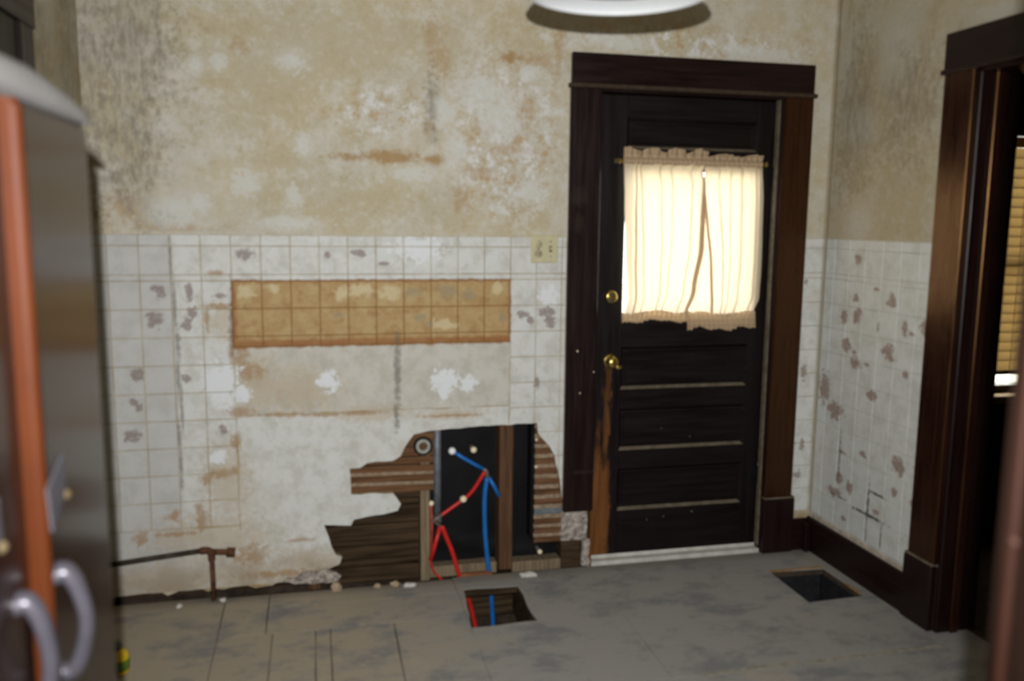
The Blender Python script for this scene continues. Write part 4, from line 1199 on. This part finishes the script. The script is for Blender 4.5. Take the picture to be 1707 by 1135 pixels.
# arched grey trim along the top of both doors
tops = [(-2.735, 1.704), (-2.40, 1.708), (-2.325, 1.710), (-2.228, 1.713), (-2.153, 1.711), (-2.069, 1.704), (-2.02, 1.699), (-1.985, 1.693), (-1.960, 1.685), (-1.942, 1.675), (-1.934, 1.663)]
vs, fs = [], []
prof = [(-2.70, 0.0), (-2.592, 0.0), (-2.588, 0.25), (-2.590, 0.6), (-2.600, 0.88), (-2.62, 1.0), (-2.70, 1.0)]
for (y, zt) in tops:
    for (x, t) in prof:
        vs.append((x, y, 1.662 + (zt - 1.662) * t))
L = len(prof)
for i in range(len(tops) - 1):
    for k in range(L):
        fs.append((i * L + k, i * L + (k + 1) % L, (i + 1) * L + (k + 1) % L, (i + 1) * L + k))
fs.append(tuple(range(L))); fs.append(tuple(range((len(tops) - 1) * L, len(tops) * L))[::-1])
mesh('top_trim', vs, fs, M_FGREY, fridge, smooth=True)
box('kick_plate', -2.665, -2.63, -2.73, -1.94, 0.02, 0.10, M_BLACKM, fridge, 0.004)
def handle(xf, y, zt, zb, parent):
    p = smooth_path([(xf - .004, y, zt), (xf + 0.012, y, zt + .001), (xf + 0.026, y, zt - 0.026), (xf + 0.034, y, (zt + zb) / 2), (xf + 0.026, y, zb + 0.026), (xf + 0.012, y, zb - .001), (xf - .004, y, zb)], 6)
    n = len(p)
    return tube('door_handle', p, [0.017 - 0.006 * sin(pi * i / (n - 1)) for i in range(n)], M_HANDLE, parent, 14, flat=0.8)
handle(-2.597, -2.238, 1.034, 0.892, d_far)
handle(-2.618, -2.330, 1.034, 0.870, d_near)
M_PATCH = simple('patch_grey', srgb(84, 82, 87), .6, .3, var=.1)  # slanted grey patch with a yellowish tip, raised on each door
def door_patch(xf, pts, parent, tip):
    V = [(xf, y, z) for y, z in pts] + [(xf + 0.003, y, z) for y, z in pts]
    n = len(pts)
    F = [tuple(range(n)), tuple(range(n, 2 * n))[::-1]] + [(k, (k + 1) % n, n + (k + 1) % n, n + k) for k in range(n)]
    bm = bmesh.new()
    bv = [bm.verts.new(v) for v in V]
    for f in F:
        bm.faces.new([bv[i] for i in f])
    t = from_bm('grey_patch', bm, M_PATCH, parent)
    lathe('patch_tip', [(0, 0.009), (0.006, 0.006), (0.009, 0.0), (0, 0.0)], simple('yellowish_tip', srgb(104, 88, 62), .7, .2), t, (xf + .001, *tip), 'X', 12)
door_patch(-2.597, [(-2.262, 1.160), (-2.185, 1.186), (-2.182, 1.132), (-2.252, 1.098)], d_far, (-2.182, 1.128))
door_patch(-2.618, [(-2.47, 1.150), (-2.372, 1.186), (-2.370, 1.135), (-2.46, 1.105)], d_near, (-2.374, 1.126))

# ================================================================== SMALL THINGS ON THE FLOOR
YBX = -2.915
yb = thing('yellow_bottle', 'small yellow bottle with a grey cap on the floor beside the refrigerator', 'bottle', (YBX, -0.545, 0.0))
MY = simple('yellow_plastic', srgb(214, 178, 20), .45, .4, var=.1)
lathe('bottle_body', [(0, 0.0), (0.030, 0.0), (0.034, 0.006), (0.034, 0.060), (0.030, 0.074), (0.014, 0.084), (0.012, 0.092), (0, 0.092)], MY, yb, (YBX, -0.545, 0.0), 'Z', 24)
lathe('bottle_cap', [(0, 0.088), (0.0165, 0.088), (0.017, 0.108), (0.013, 0.116), (0, 0.116)], simple('grey_cap', srgb(110, 108, 100), .6, .3), yb, (YBX, -0.545, 0.0), 'Z', 20)
lathe('bottle_label', [(0.0345, 0.016), (0.0350, 0.018), (0.0350, 0.050), (0.0345, 0.052)], simple('green_label', srgb(90, 120, 40), .6, .3), yb, (YBX, -0.545, 0.0), 'Z', 24)

def chip(lab, x, y, sx, sy, sz, seed, col):
    bm = bmesh.new()
    bmesh.ops.create_icosphere(bm, subdivisions=2, radius=1)
    for v in bm.verts:
        k = 1 + 0.45 * noise.noise(v.co * 1.3 + Vector((seed * 3.1, 0, 0)))
        v.co = Vector((v.co.x * sx * k, v.co.y * sy * k, max(v.co.z, -0.5) * sz * k))
    zmin = min(v.co.z for v in bm.verts)
    for v in bm.verts:
        v.co.z -= zmin
    o = from_bm('plaster_chip', bm, col)
    o.location = (x, y, 0.0005)
    tag(o, lab, 'rubble', 'plaster rubble along the foot of the wall')
    return o
MC1 = simple('white_chip', srgb(198, 194, 186), .95, .1, var=.15, scale=60, bump=True)
MC2 = simple('buff_chip', srgb(170, 150, 124), .95, .1, var=.25, scale=60, bump=True)
chip('flat white plaster chip on the floor right of the blue pipe', -1.375, -0.055, 0.040, 0.016, 0.012, 1, MC1)
chip('buff plaster lump on the floor below the lower left tip of the hole', -2.185, -0.035, 0.022, 0.016, 0.022, 2, MC2)
chip('white plaster chip on the floor just left of the floor cut-out with pipes', -1.885, -0.055, 0.030, 0.014, 0.010, 3, MC1)
chip('buff crumb on the floor at the foot of the narrow stud', -1.945, -0.040, 0.020, 0.014, 0.014, 4, MC2)
chip('pale crumb on the floor left of the stud foot, farthest from the pipes', -2.02, -0.045, 0.014, 0.011, 0.012, 5, MC2)
chip('small white crumb on the floor left of the rusty pipe foot', -2.79, -0.075, 0.012, 0.010, 0.009, 6, MC1)
chip('small white crumb on the floor right of the rusty pipe foot', -2.63, -0.050, 0.013, 0.010, 0.009, 7, MC1)
